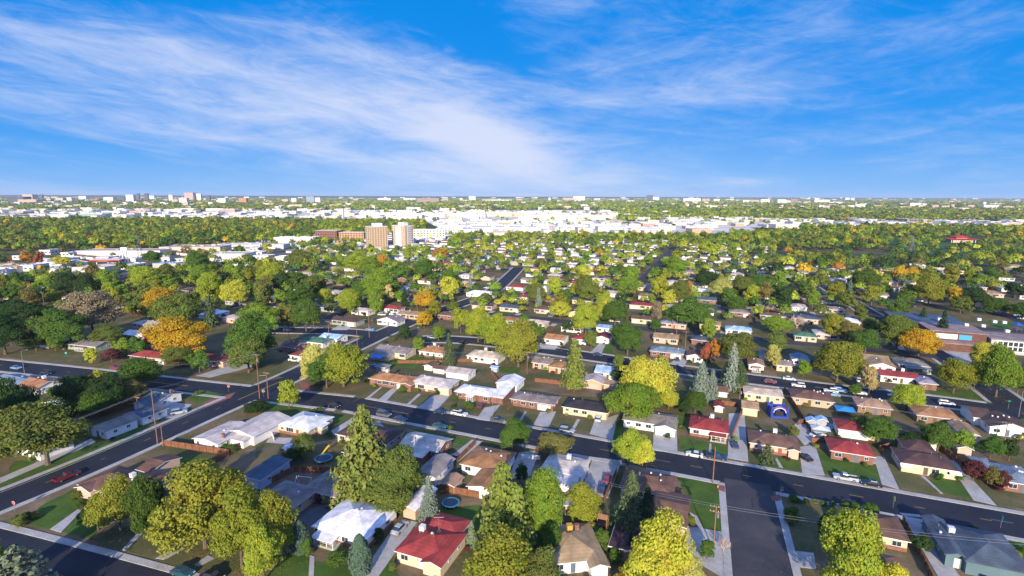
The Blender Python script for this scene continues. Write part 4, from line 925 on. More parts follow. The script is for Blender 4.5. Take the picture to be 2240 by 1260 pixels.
def tree(u, vt, vb, w, col='green', shape=None, label=None, X=None, Y=None, hgt=None, wid=None):
    if X is None: X, Y = un(u, vb)
    dep = depth(X, Y); h = hgt or max(1.0, ztop(X, Y, vt)); wd = wid or w*dep/F; wpx = wd*F/dep
    con = col in ('bluespruce', 'sagespruce', 'greenspruce', 'pinelight', 'darkspruce'); egg = col == 'juniper'
    if shape is None:
        shape = 'egg' if egg else ('pine' if col == 'pinelight' else 'spruce') if con else 'bare' if col in ('bare', 'barepink') else ('tall' if h > wd*1.35 else 'wide' if h < wd*.9 else rnd.choice(('round', 'multi', 'round')))
    lod = 0 if wpx > 46 else 1 if wpx > 20 else 2
    cm, tm = CROWN[shape, rnd.randrange(3 if (shape, 2) in CROWN else 2)][lod]
    nm, cat = ('spruce_tree', 'conifer') if shape == 'spruce' else ('pine_tree', 'conifer') if shape == 'pine' else ('evergreen_shrub', 'evergreen') if shape == 'egg' else ('bare_tree', 'bare tree') if shape == 'bare' else ('broadleaf_tree', 'tree') if h > 3.6 else ('shrub', 'shrub')
    noun = dict(spruce='spruce', pine='pine', egg='evergreen', bare='tree').get(shape, 'tree' if h > 3.6 else 'shrub')
    r = thing(nm, cat, (X, Y, 0), rnd.uniform(0, 6.28), label, None, TN[col], noun, z=h*.6)
    r.scale = (wd, wd, h)
    c = rvar(TC[col], .14)
    ob('crown', cm, r, col=c)
    if lod < 2 or shape == 'bare': ob('trunk', tm, r, col=TC['bare'] if shape == 'bare' else None)
    TREES.append((X, Y, wd/2))
    return r
T = '''
450 1025 1198 178 yellowolive multi|big yellow green tree with bare twigs on top at the lower left lawns
530 1075 1240 125 yellowolive multi|yellow green tree overlapping the big twiggy one by the white roof
598 1072 1222 95 yellowolive tall|lime green tree left of the white roofed cottage
575 1150 1275 85 yellowlime round|yellow olive tree low beside the lime green one
265 1050 1165 95 yellowolive multi|yellow green tree screening the long brown roofed corner house
328 1032 1182 78 green tall|mid green tree wedged between two yellow green trees on the dry lawn
215 1085 1160 62 dark round|dark green tree in front of the corner house lawn
385 1110 1205 60 olive round|small olive green tree under the big twiggy tree
55 1192 1340 160 sagespruce pine|large silvery pine at the bottom edge beside the front street
-15 1165 1300 60 lime round
20 1215 1330 70 dark round
105 878 1016 172 olive wide|large olive green tree with a thick trunk on the verge by the diagonal street
30 825 965 95 dark round
-10 870 1000 80 dark multi
75 905 985 80 dark round
165 815 900 70 dark round
12 900 1000 70 olive round
316 780 850 88 green wide|mid green tree over the far left street
195 818 890 66 dark tall
240 812 898 84 dark round
290 830 885 60 olivebrown round
215 846 906 92 green round|mid green tree behind the long white house
150 880 925 40 dark round
225 808 848 46 yellow wide
119 845 868 30 green
633 828 893 46 yellowlime tall|slim yellow green tree on the striped lawn at the crossroads
692 750 840 62 paleyellow tall|pale yellow tree at the crossroads corner
715 772 848 72 green round
752 745 846 104 yellowlime round|big bright lime green tree next to the orange brown roofed brick house
800 886 1092 165 pinelight spruce|tallest spruce rising over the dark brown roofed house
812 1005 1100 80 olive round|olive green tree at the foot of the tallest spruce
876 985 1104 112 olive multi|broad olive tree right of the tallest spruce
850 1046 1122 112 olive wide
940 1044 1150 58 bluespruce spruce|silvery blue spruce beside the trampoline lawn
1032 1140 1192 30 bluespruce spruce|small silvery blue spruce behind the red roofed cottage
659 1138 1206 50 juniper|tall blue green juniper left of the railed porch
672 1176 1219 30 green round
789 1168 1252 58 juniper|round blue green juniper right of the railed porch
740 1205 1240 46 green wide|clipped green shrub under the porch
829 1153 1187 28 dark round
1100 1010 1210 140 pinelight pine|tall light green pine beside the pale roofed house
1130 1060 1230 105 pinelight pine|shorter light green pine in front of the tall one
1186 1016 1192 86 lime tall|tall lime green tree between the pine and the pale roof
1090 1170 1330 165 yellowolive multi|large yellow olive tree at the bottom edge beside the red roofed cottage
1185 1190 1330 90 olive round
1205 1140 1215 60 green round
1274 1052 1152 70 yellowolive tall|slim yellow birch like tree over the pale roofed garage
1378 1030 1170 92 greenspruce spruce|large grey green spruce beside the big brown roof
1412 1060 1175 60 darkspruce spruce|dark green spruce behind the large grey green spruce
1440 1136 1322 165 yellow multi|huge bright yellow tree at the bottom edge by the side street
1505 1205 1315 70 paleyellow round|pale yellow tree joined to the huge bright yellow tree
1375 1245 1310 70 gold round
1378 1160 1218 26 darkspruce spruce|narrow dark spruce beside the flat dark garage
1318 1156 1202 38 green round|small mid green tree over the flat dark garage
1345 1200 1232 32 green round
1546 1180 1224 34 green round|small green tree in the red gravel bed
1582 1164 1206 44 barepink|bare pinkish bush by the pole on the side street
1858 1130 1305 158 yellowlime multi|huge yellow green tree beside the side street on the right
1955 1232 1325 78 yellow round|bright yellow tree low at the bottom edge on the right
1800 1120 1175 30 dark round
2014 1168 1208 34 dark round
1122 916 986 66 green round|mid green tree on the verge right of the iron gate
1213 944 996 78 olivebrown wide|olive brown tree on the verge of the middle street
1373 936 1018 66 yellowlime round|yellow green tree on the verge of the middle street
1405 958 1022 60 yellow round|yellow tree paired with the yellow green verge tree
1418 776 885 118 yellow wide|large golden yellow tree in the middle of the block
1372 836 925 108 lime wide|large lime tree in front of the golden yellow one
1462 850 895 52 yellow wide
1255 738 858 62 pinelight pine|light green pine standing in the dry backyards
1354 772 836 32 olive tall
1358 800 842 34 dark round
1533 790 872 54 bluespruce spruce|big silvery blue spruce in the middle of the block
1556 806 870 36 bluespruce spruce|smaller silvery blue spruce touching the big one
1600 750 852 44 bluespruce spruce|silvery blue spruce behind the dark one
1616 788 854 48 greenspruce spruce|grey green spruce beside the cream roofed house
1586 790 848 36 darkspruce spruce
1520 855 902 52 green round
1495 870 905 36 dark round
1545 742 800 30 red cone|tall rusty red tree on the street behind
1562 738 790 28 orange tall
1614 722 797 86 olive round|large olive green tree right of the red tree
1372 702 777 64 green round|mid green tree left of the carport house
1134 706 802 108 yellowolive multi|large yellow olive tree above the corner of the middle block
1008 668 728 42 yellowlime tall
1046 668 748 56 yellowlime tall
1085 684 765 70 yellowlime tall|tall yellow green tree left of the large yellow olive one
1060 690 752 44 lime tall
983 726 800 36 greenspruce spruce|slim grey green spruce beside the tan orange roof
915 736 770 28 lime round
960 712 745 36 lime round
884 711 745 36 dark round
928 681 717 40 gold round
932 634 678 56 gold round|round golden tree behind the terracotta roof
985 598 657 42 yellow tall
980 580 640 30 green tall
398 690 788 122 gold round|great golden orange tree above the red hip roof
392 750 800 60 olive round
555 690 805 112 green multi|broad green tree above the crossroads
545 735 815 90 olive multi
575 660 735 76 lime round
357 624 690 74 gold round
392 636 718 104 olive round|olive green tree behind the great golden one
205 630 742 106 brownbare wide|dead looking dry brown tree in the left suburb
140 672 765 92 green round
58 652 718 82 dark wide
12 684 775 100 dark round
80 722 768 50 dark round
122 727 768 36 olive round
234 712 757 62 olive wide
268 738 778 38 lime round
303 736 776 42 green round
326 724 762 26 red round
245 762 792 40 darkred wide
202 758 797 28 yellow tall|small yellow tree beside the dark driveway
437 764 814 44 green round
410 770 800 30 olive round
462 645 714 36 greenspruce spruce|pointed grey green spruce right of the great golden tree
517 611 670 58 yellow tall
490 624 668 20 yellow tall
460 592 668 58 yellowlime tall
441 576 628 48 lime round
322 578 638 62 yellowlime round
225 599 638 36 lime round
150 598 655 62 dark multi
190 596 655 50 dark tall
250 621 663 28 yellowlime tall
432 545 603 48 green round
60 549 582 26 orange round|rusty orange tree among dark trees left of the gas station
87 551 582 20 red round
137 559 584 36 yellow wide
335 548 580 42 green wide
578 610 668 46 olive round
595 570 632 54 yellowlime round
614 592 645 40 dark round
660 542 592 56 olive round
646 592 628 46 green round
695 599 648 46 olive round
664 621 683 60 green round
632 664 722 36 olivebrown tall
670 651 724 54 green round
690 662 720 30 yellow round
830 585 658 78 lime tall|tall lime tree in the middle distance right of the terracotta roof
790 610 658 52 green round
780 547 602 56 yellowlime round
812 558 608 52 lime round
766 630 685 50 yellowlime tall
851 622 663 20 tan tall
838 554 588 28 orange tall
876 634 661 34 lime wide
876 573 615 40 green round
930 564 613 54 green round
1029 595 642 15 bluespruce spruce
1062 639 667 30 olive round
1045 576 603 20 bluespruce spruce
963 542 568 40 orange round
1172 617 668 48 olive round
1178 627 672 20 bluespruce spruce|thin silvery blue spruce above the far street
1213 604 651 38 yellowlime round
1284 609 664 56 olive round
1370 601 648 54 lime round
1440 599 653 40 yellowlime tall
1487 611 664 46 olive tall
1506 614 658 16 orange tall
1382 577 618 34 lime tall
1480 559 607 52 lime round
1546 524 563 34 yellowlime tall
1602 527 562 20 lime tall
1575 606 653 48 paleyellow tall
1620 598 655 56 olive round
1660 598 652 50 green round
1610 646 684 50 green wide
1500 649 720 86 green round|big dark crowned green tree in the middle distance right of the carport house
1281 660 732 60 yellowlime tall|tall yellow green tree beyond the pale pine
1345 654 710 60 green round
1312 656 702 42 yellowlime round
1225 659 698 40 yellow round
1437 656 708 28 brownbare tall
1278 579 612 38 yellow wide
1540 586 632 50 dark round
1548 690 748 32 lime tall
1425 638 670 20 lime round
1170 700 748 36 green round
1240 698 728 20 dark round
1292 720 765 30 olive round
1433 696 725 28 green round
1705 690 732 60 lime wide
1743 676 718 42 barepink|bare pinkish tree beside the green hip roof
1820 680 742 54 yellowolive round
1852 698 750 52 olivebrown round
1892 716 772 64 green round|round dark green tree on the street in front of the school
1960 684 768 80 olive round
2008 714 784 70 gold round|round golden tree in front of the school
1910 694 738 42 olive round
1830 741 836 104 yellowolive round|broad yellow olive tree behind the parked white cars
1697 721 772 38 olive tall
1688 748 806 30 paleyellow tall
1900 798 862 38 tan tall|thin tan tree by the long red roof
1757 786 824 34 lime round
1983 838 897 68 yellowlime round|yellow green tree hanging over the parked car
2085 780 860 62 yellowolive round|yellow olive tree left of three by the right hand street
2130 782 852 42 yellow tall|yellow tree between two broad ones by the right hand street
2178 752 868 76 lime tall|tall lime tree at the corner of the right hand street
2150 746 812 56 yellow round
2128 1006 1052 46 darkred wide
2168 1022 1062 44 olivebrown round
2190 1030 1068 34 darkred round
2050 920 988 62 green round|mid green tree in the alley behind the large dark brown house
2105 938 988 42 lime round
1920 912 968 68 green wide
1880 905 945 40 olive round
2165 953 1002 46 green round
2206 958 1008 40 dark round
1677 970 1012 40 greenspruce pine|round dense conifer on the lawn of the brown roofed pink house
1840 616 642 22 green round
1858 611 645 11 juniper|thin dark cypress beside the white roof near the far crossing
1927 622 652 16 lime tall
1975 617 643 12 bluespruce spruce
2030 598 668 60 yellowolive tall
1895 582 638 55 green round
1965 579 617 30 gold round
1992 582 614 30 gold round
2085 624 668 32 gold round
2130 628 672 60 dark wide
2175 650 688 55 green round
2150 598 628 40 lime round
2057 678 752 36 darkspruce spruce|dark spruce in front of the school front
2015 672 722 30 darkspruce spruce
1840 775 800 30 lime round
2100 645 685 44 olive round
2235 660 700 50 green round
560 880 902 60 dark wide
665 945 1005 50 olive tall
645 975 1010 50 dark wide
1140 1010 1060 30 dark round
1990 945 985 50 dark wide
2225 800 860 50 dark round
1870 838 866 30 green round
1735 930 960 24 olive round
'''
for l in T.strip().split('\n'):
    a, _, lab = l.partition('|'); q = a.split()
    tree(*map(float, q[:4]), q[4], q[5] if len(q) > 5 else None, lab or None)
HEDGE = [(1735,1096,2.2), (1748,1100,1.6), (1764,1100,1.5), (1782,1102,1.6), (1800,1105,1.6), (1820,1106,1.5), (1846,1113,2.4), (1868,1116,2.4), (1905,1124,3.2), (1730,1130,3.0), (1728,1145,2.8), (45,1150,3.4), (58,1140,2.6), (75,1135,2.2), (170,1090,2.5), (178,1108,2.2), (985,940,2.), (1298,845,2.6), (748,975,2.4), (470,980,2.6), (488,984,2.6), (508,988,2.8), (2190,1195,1.8), (2208,1202,1.6), (2240,1210,1.8), (2095,1050,2.6), (1850,1010,1.6), (1835,958,1.4), (700,900,2.6), (685,905,2.4), (805,838,2.4), (880,858,3.2), (992,893,2.2), (1030,895,3.0), (1022,890,2.6), (590,735,2.6), (860,745,2.6), (842,752,2.4), (985,705,2.2), (790,742,2.5), (2130,1162,1.6)]
for u, v, s in HEDGE:
    X, Y = un(u, v); tree(u, 0, v, 0, rnd.choice(('green', 'dark', 'olive', 'green')), 'round', X=X, Y=Y, hgt=s*.8, wid=s*1.1)
rs = random.Random(21)
for o, adj_, noun_, z_ in list(THINGS):      # planting along the house fronts
    if o['category'] != 'house' or o.location.y > 330 or o.location.y < 85: continue
    w_ = max(abs(c[0]) for ch in o.children if ch.name.startswith('wall') for c in ch.bound_box); d_ = -min(c[1] for ch in o.children if ch.name.startswith('wall') for c in ch.bound_box)
    for x_, y_ in ((rs.uniform(-.95, -.3)*w_, -d_ - rs.uniform(.8, 1.6)), (rs.uniform(.2, .9)*w_, -d_ - rs.uniform(.8, 2.0)), (rs.choice((-1, 1))*(w_ + rs.uniform(1, 3.5)), rs.uniform(-d_, d_*1.6))):
        if rs.random() < .25: continue
        a_ = o.rotation_euler.z; X = o.location.x + x_*math.cos(a_) - y_*math.sin(a_); Y = o.location.y + x_*math.sin(a_) + y_*math.cos(a_)
        if near_road(X, Y, 2): continue
        s_ = rs.uniform(.9, 2.2); tree(0, 0, 0, 0, rs.choice(('green', 'dark', 'olive', 'lime', 'green', 'yellowolive', 'darkred')), 'round', X=X, Y=Y, hgt=s_*rs.uniform(.7, 1.2), wid=s_*1.2)
# shade trees and yard trees further back
cand = []
def zone_ok(X, Y, u, v):
    if near_road(X, Y, 1.5): return False
    if u < 660 and 534 + max(0, 640-u)*.03 < v < 580 + (640-u)*.062 and rnd.random() < .92: return False
    if u > 1935 and 515 < v < 572 and rnd.random() < .8: return False
    if u > 1990 and 660 < v < 800: return False
    if 795 < u < 985 and 515 < v < 552: return False
    if 2055 < u < 2155 and 522 < v < 545: return False
    if 680 < u < 800 and 520 < v < 532: return False
    if 1690 < u < 1950 and 548 < v < 572 and rnd.random() < .9: return False
    if 930 < u < 1600 and v < 517 - max(0, 1300-u)*.0: return False
    if 1500 < u < 1750 and v < 512: return False
    if 1050 < u < 1150 and 598 < v < 640: return False
    return True
def tcol(u, v):
    k = rnd.random(); left, right = u < 700, u > 1650
    if not left and not right: t = ('lime', .22, 'yellowlime', .24, 'green', .17, 'olive', .17, 'yellowolive', .12, 'yellow', .03, 'tan', .02, 'gold', .015, 'dark', .05, 'orange', .005)
    else: t = ('lime', .15, 'yellowlime', .13, 'green', .18, 'olive', .20, 'yellowolive', .15, 'yellow', .03, 'olivebrown', .05, 'gold', .035, 'dark', .07, 'orange', .005)
    s = 0
    for c, p in zip(t[::2], t[1::2]):
        s += p
        if k < s: return c
    return 'green'
Ymax = 1700
for _ in range(52000):
    Y = math.sqrt(rnd.uniform(.03, 1))*Ymax; v = 429 + 72*1151/Y; u = rnd.uniform(-60, 2300)
    X, Y = un(u, v)
    if Y < 330 and rnd.random() < .38 or Y < 800 and rnd.random() < .15: continue
    if Y > 1250 and not u < 1050 or Y > 1480: continue
    if Y > 1050 and 1350 < u < 1700: continue
    if not zone_ok(X, Y, u, v): continue
    r = rnd.uniform(3.0, 6.0 if Y > 330 else 5.6) * (1.0 if rnd.random() < .75 else .6)*(1.12 if u < 700 or u > 1650 else .95)
    cand.append((X, Y, r, u, v))
grid = {}
def free(X, Y, r, u_=0):
    i, j = int(X//14), int(Y//14)
    for a in (-1, 0, 1):
        for b_ in (-1, 0, 1):
            for (x, y, q) in grid.get((i+a, j+b_), ()):
                if (x-X)**2 + (y-Y)**2 < ((r+q)*(.70 if Y > 900 else .80 if 700 < u_ < 1650 else .76))**2: return False
    grid.setdefault((i, j), []).append((X, Y, r)); return True
for X, Y, r in TREES: grid.setdefault((int(X//14), int(Y//14)), []).append((X, Y, r))
hg = {}
for (x, y, r) in HOUSES: hg.setdefault((int(x//20), int(y//20)), []).append((x, y, r))
def clear_house(X, Y, r):
    i, j = int(X//20), int(Y//20)
    for a in (-1, 0, 1):
        for b_ in (-1, 0, 1):
            for (x, y, q) in hg.get((i+a, j+b_), ()):
                if (x-X)**2 + (y-Y)**2 < (q*.7 + r*.45)**2: return False
                # keep the view of the nearer catalogued roofs open
                if Y < 300 and abs(x-X) < q and 0 < y - Y < q + 9: return False
                if Y < 800 and abs(x-X) < q*.7 and 0 < y - Y < q + 12 and (int(x*7+y*3) % 4): return False
    return True
far = []
for X, Y, r, u, v in sorted(cand, key=lambda c: c[1]):
    if Y < 1000 and not clear_house(X, Y, r): continue
    if not free(X, Y, r, u): continue
    far.append((X, Y, r, rnd.uniform(1.7, 2.8)*r, tcol(u, v), u, v))
n_bt = sum(1 for o, *_ in THINGS if o.name.startswith('broadleaf_tree'))
ranked = sorted(far, key=lambda t: -t[2]/t[1])
own = ranked[:max(0, 300 - n_bt)]; rest = ranked[max(0, 300 - n_bt):]
for X, Y, r, h, c, u, v in own:
    con = rnd.random() < .07
    if con and h > 3.7: tree(0, 0, 0, 0, rnd.choice(('bluespruce', 'greenspruce', 'darkspruce')), X=X, Y=Y, hgt=h*1.25, wid=r*1.15)
    else: tree(0, 0, 0, 0, c, X=X, Y=Y, hgt=max(h, 3.8), wid=r*2)
# the far wooded suburbs: too many to count
Vs, Fs, Cs, off = [], [], [], 0
def mass_tree(X, Y, r, h, col, n, rng):
    global off
    D = rng.normal(0, 1, (n, 3)); D /= np.linalg.norm(D, axis=1)[:, None]; D[:, 2] = np.abs(D[:, 2])*1.0 - .35*(D[:, 2] < -.2)
    k = rng.uniform(.7, 1, n)*(1 + .22*np.sin(D[:, 0]*5 + X) * np.cos(D[:, 1]*6 + Y))
    P = np.stack([X + D[:, 0]*r*k, Y + D[:, 1]*r*k, h*.55 + D[:, 2]*h*.45*k], 1); P[:, 2] = np.maximum(P[:, 2], .4)
    s = r*1.55/math.sqrt(n)*1.25
    V, Fq = cards(P, D + np.array([0, 0, .2]), s, rng, jit=.35)
    c = np.array([*rvar(col, .2), 1.0]); Vs.append(V); Fs.append(Fq + off); off += len(V); Cs.append(np.tile(c, (len(V), 1)))
for X, Y, r, h, c, u, v in rest:
    mass_tree(X, Y, r, h, TC[c], 220 if Y < 600 else 110 if Y < 1000 else 56, RNG)
def far_zone(u, v):
    """how wooded the far plain is at this photo pixel"""
    if v < 432.5: return 0
    if u < 1330 and 458.5 < v < 486: return .06
    if 930 < u < 1580 and 484 <= v < 516: return .10
    if 1130 < u < 1350 and v > 462: return .08
    if u > 1380 and 482 < v < 500: return .12
    if u < 480 and 436 < v < 448: return .35
    return 1
cnt = 0
for _ in range(80000):
    q = rnd.random(); Y = 1250*(15000/1250)**q; u = rnd.uniform(-40, 2280)
    v = pr(0, Y)[1]; X, Y = un(u, v); 
    if Y < 1250 or rnd.random() > far_zone(u, v)*(.42 if Y < 3000 else .36): continue
    if 1250 < Y < 1480 and u < 1050: continue
    r = rnd.uniform(4, 7)*(1 if Y < 2200 else 1.6 if Y < 4000 else 2.6 if Y < 8000 else 4.2); h = rnd.uniform(7, 13)*(1 if Y < 4000 else 1.25)
    mass_tree(X, Y, r, h, TC[tcol(u, v)], 22 if Y < 2200 else 14, RNG); cnt += 1
kind(ob('distant_woods', np_mesh('distant_woods', np.concatenate(Vs), np.concatenate(Fs), MT['mass'], np.concatenate(Cs))), 'stuff')
print('trees', len(THINGS), 'far', len(rest), cnt, 'own', len(own), 'lots', len(LOTS))

# leaves dropped under the yellow crowns
Vl = []; Fl = []; Cl = []; ol = 0
for o, adj_, noun_, z_ in THINGS:
    if not o.name.startswith('broadleaf') or o.location.y > 260 or adj_ not in ('bright yellow', 'yellow green', 'golden orange', 'yellow olive', 'pale yellow', 'lime green'): continue
    w_ = o.scale[0]; n_ = int(26*w_); a_ = RNG.uniform(0, 6.283, n_); q_ = np.abs(RNG.normal(0, .42, n_))*w_
    P = np.stack([o.location.x + q_*np.cos(a_), o.location.y + q_*np.sin(a_), np.full(n_, .17) + RNG.uniform(0, .02, n_)], 1)
    V, Fq = cards(P, np.tile([0, 0, 1.0], (n_, 1)), .10, RNG, jit=.08); Vl.append(V); Fl.append(Fq + ol); ol += len(V)
    Cl.append(np.tile(np.array([.36, .27, .05, 1]), (len(V), 1)))
kind(ob('fallen_leaves', np_mesh('fallen_leaves', np.concatenate(Vl), np.concatenate(Fl), MT['mass'], np.concatenate(Cl))), 'stuff')
# ------------------------------------------------------------------ vehicles
def hull(prof, w, wt, zt0):
    """body from a side profile (x, z) of length axis x; narrows above zt0"""
    m = MB(); n = len(prof); zs = max(p[1] for p in prof)
    def hw(z): return w/2 if z <= zt0 else w/2 - (w-wt)/2*(z-zt0)/max(zs-zt0, .01)
    L = [(x, -hw(z), z) for x, z in prof]; Rr = [(x, hw(z), z) for x, z in prof]
    Li = [(x*.985, -hw(z)*.93, z) for x, z in prof]
    vs = L + Rr
    fs = [(i, (i+1) % n, n + (i+1) % n, n + i) for i in range(n)] + [tuple(range(n))[::-1], tuple(range(n, 2*n))]
    m.add(vs, fs); return m
def car_kit(L, w, kind_):
    k = {}
    if kind_ == 'sedan': body = [(-L/2,.35),(-L/2+.05,.75),(-L/2+.5,.9),(L*.16+.55,.92),(L/2-.35,.78),(L/2,.6),(L/2,.3),(L/2-.2,.2),(-L/2+.2,.2)]; cab = [(-L*.36,.9),(-L*.22,1.38),(L*.04,1.42),(L*.22,.9)]
    elif kind_ == 'suv': body = [(-L/2,.4),(-L/2,.95),(-L/2+.1,1.02),(L*.2+.3,1.02),(L/2-.25,.95),(L/2,.75),(L/2,.4),(L/2-.2,.28),(-L/2+.2,.28)]; cab = [(-L*.48,1.0),(-L*.43,1.68),(L*.05,1.70),(L*.22,1.0)]
    elif kind_ == 'van': body = [(-L/2,.4),(-L/2,1.0),(-L/2+.1,1.05),(L*.3,1.05),(L/2-.2,.88),(L/2,.7),(L/2,.35),(L/2-.2,.25),(-L/2+.2,.25)]; cab = [(-L*.48,1.03),(-L*.45,1.78),(L*.12,1.78),(L*.34,1.0)]
    else: body = [(-L/2,.5),(-L/2,.98),(-L*.08,.98),(-L*.08,1.02),(L*.22,1.02),(L/2-.15,.98),(L/2,.8),(L/2,.45),(L/2-.25,.35),(-L/2+.2,.35)]; cab = [(-L*.09,1.0),(-L*.06,1.68),(L*.12,1.72),(L*.24,1.0)]
    k['body'] = hull(body, w, w*.94, .55).mesh('body', MT['car'])
    k['window_glass'] = hull(cab, w*.93, w*.74, cab[0][1]).mesh('window_glass', MT['glass'])
    xs = [c[0] for c in cab]; zt = cab[1][1]
    r = MB(); r.add([(cab[1][0]-.05,-w*.375,zt-.02),(cab[2][0]+.05,-w*.375,cab[2][1]-.02),(cab[2][0]+.05,w*.375,cab[2][1]-.02),(cab[1][0]-.05,w*.375,zt-.02),(cab[1][0],-w*.36,zt+.05),(cab[2][0],-w*.36,cab[2][1]+.05),(cab[2][0],w*.36,cab[2][1]+.05),(cab[1][0],w*.36,zt+.05)], [(3,2,1,0),(4,5,6,7),(0,1,5,4),(1,2,6,5),(2,3,7,6),(3,0,4,7)])
    k['roof_panel'] = r.mesh('roof_panel', MT['car'])
    wr = .33 if kind_ in ('sedan', 'van') else .39
    k['wheel'] = MB().tube((0, -.11, 0), (0, .11, 0), wr, wr, 14).mesh('wheel', MT['tyre']); k['rim'] = MB().tube((0, -.125, 0), (0, .125, 0), wr*.58, wr*.58, 10).mesh('rim', MT['metal'])
    k['headlight'] = MB().box(0, 0, 0, .09, .36, .16).mesh('headlight', MT['lamp']); k['taillight'] = MB().box(0, 0, 0, .08, .26, .2).mesh('taillight', MT['tail'])
    zl = .6 if kind_ == 'sedan' else .75
    k['spots'] = [('wheel', (sx*L*.31, sy*(w/2-.1), wr)) for sx in (-1, 1) for sy in (-1, 1)] + [('headlight', (L/2-.02, sy*w*.33, zl-.06)) for sy in (-1, 1)] + [('taillight', (-L/2+.0, sy*w*.36, zl)) for sy in (-1, 1)]
    if kind_ == 'pickup':
        b = MB(); bx0, bx1 = -L/2+.12, -L*.1
        b.box((bx0+bx1)/2, 0, .93, bx1-bx0, w*.78, .06); k['bed_liner'] = b.mesh('bed_liner', MT['tyre'])
        b = MB()
        for s in (-1, 1): b.box((bx0+bx1)/2, s*w*.43, .98, bx1-bx0+.1, .1, .22)
        b.box(bx0-.03, 0, .98, .08, w*.86, .22); k['bed_side'] = b.mesh('bed_side', MT['car'])
    return k
KITS = {k: car_kit(L, w, k) for k, L, w in (('sedan', 4.6, 1.8), ('suv', 4.7, 1.9), ('van', 5.0, 1.95), ('pickup', 5.6, 2.0))}
CC = dict(white=(.75,.75,.76), silver=(.42,.46,.52), black=(.012,.013,.016), navy=(.02,.04,.11), blue=(.05,.16,.42), lightblue=(.20,.38,.60), red=(.35,.02,.025), darkred=(.16,.012,.018), gray=(.12,.125,.135), teal=(.02,.10,.13), maroon=(.2,.03,.05), yellow=(.6,.4,.03))
CN = dict(white='white', silver='silver', black='black', navy='dark navy', blue='blue', lightblue='light blue', red='red', darkred='dark red', gray='dark grey', teal='dark teal', maroon='maroon', yellow='yellow')
def car(u, v, kit='sedan', col='white', ang=-21.5, label=None, X=None, Y=None):
    if X is None: X, Y = un(u, v)
    k = KITS[kit]; nm = {'sedan': 'parked_car', 'suv': 'parked_suv', 'van': 'parked_van', 'pickup': 'pickup_truck'}[kit]; cat = {'sedan': 'car', 'suv': 'car', 'van': 'van', 'pickup': 'pickup'}[kit]
    r = thing(nm, cat, (X, Y, .09 if near_road(X, Y) is False else .05), R(ang), label, None, CN[col], {'sedan': 'car', 'suv': 'tall car', 'van': 'van', 'pickup': 'pickup'}[kit], z=.8)
    c = CC[col]; small = depth(X, Y) > 260
    for n in ('body', 'window_glass', 'roof_panel') + (('bed_liner', 'bed_side') if kit == 'pickup' else ()): ob(n, k[n], r, col=c)
    for n, p in k['spots']:
        if small and n != 'wheel': continue
        q = ob(n, k[n], r, p)
        if n == 'wheel' and not small: ob('rim', k['rim'], q)
    return r
P2 = 68.5
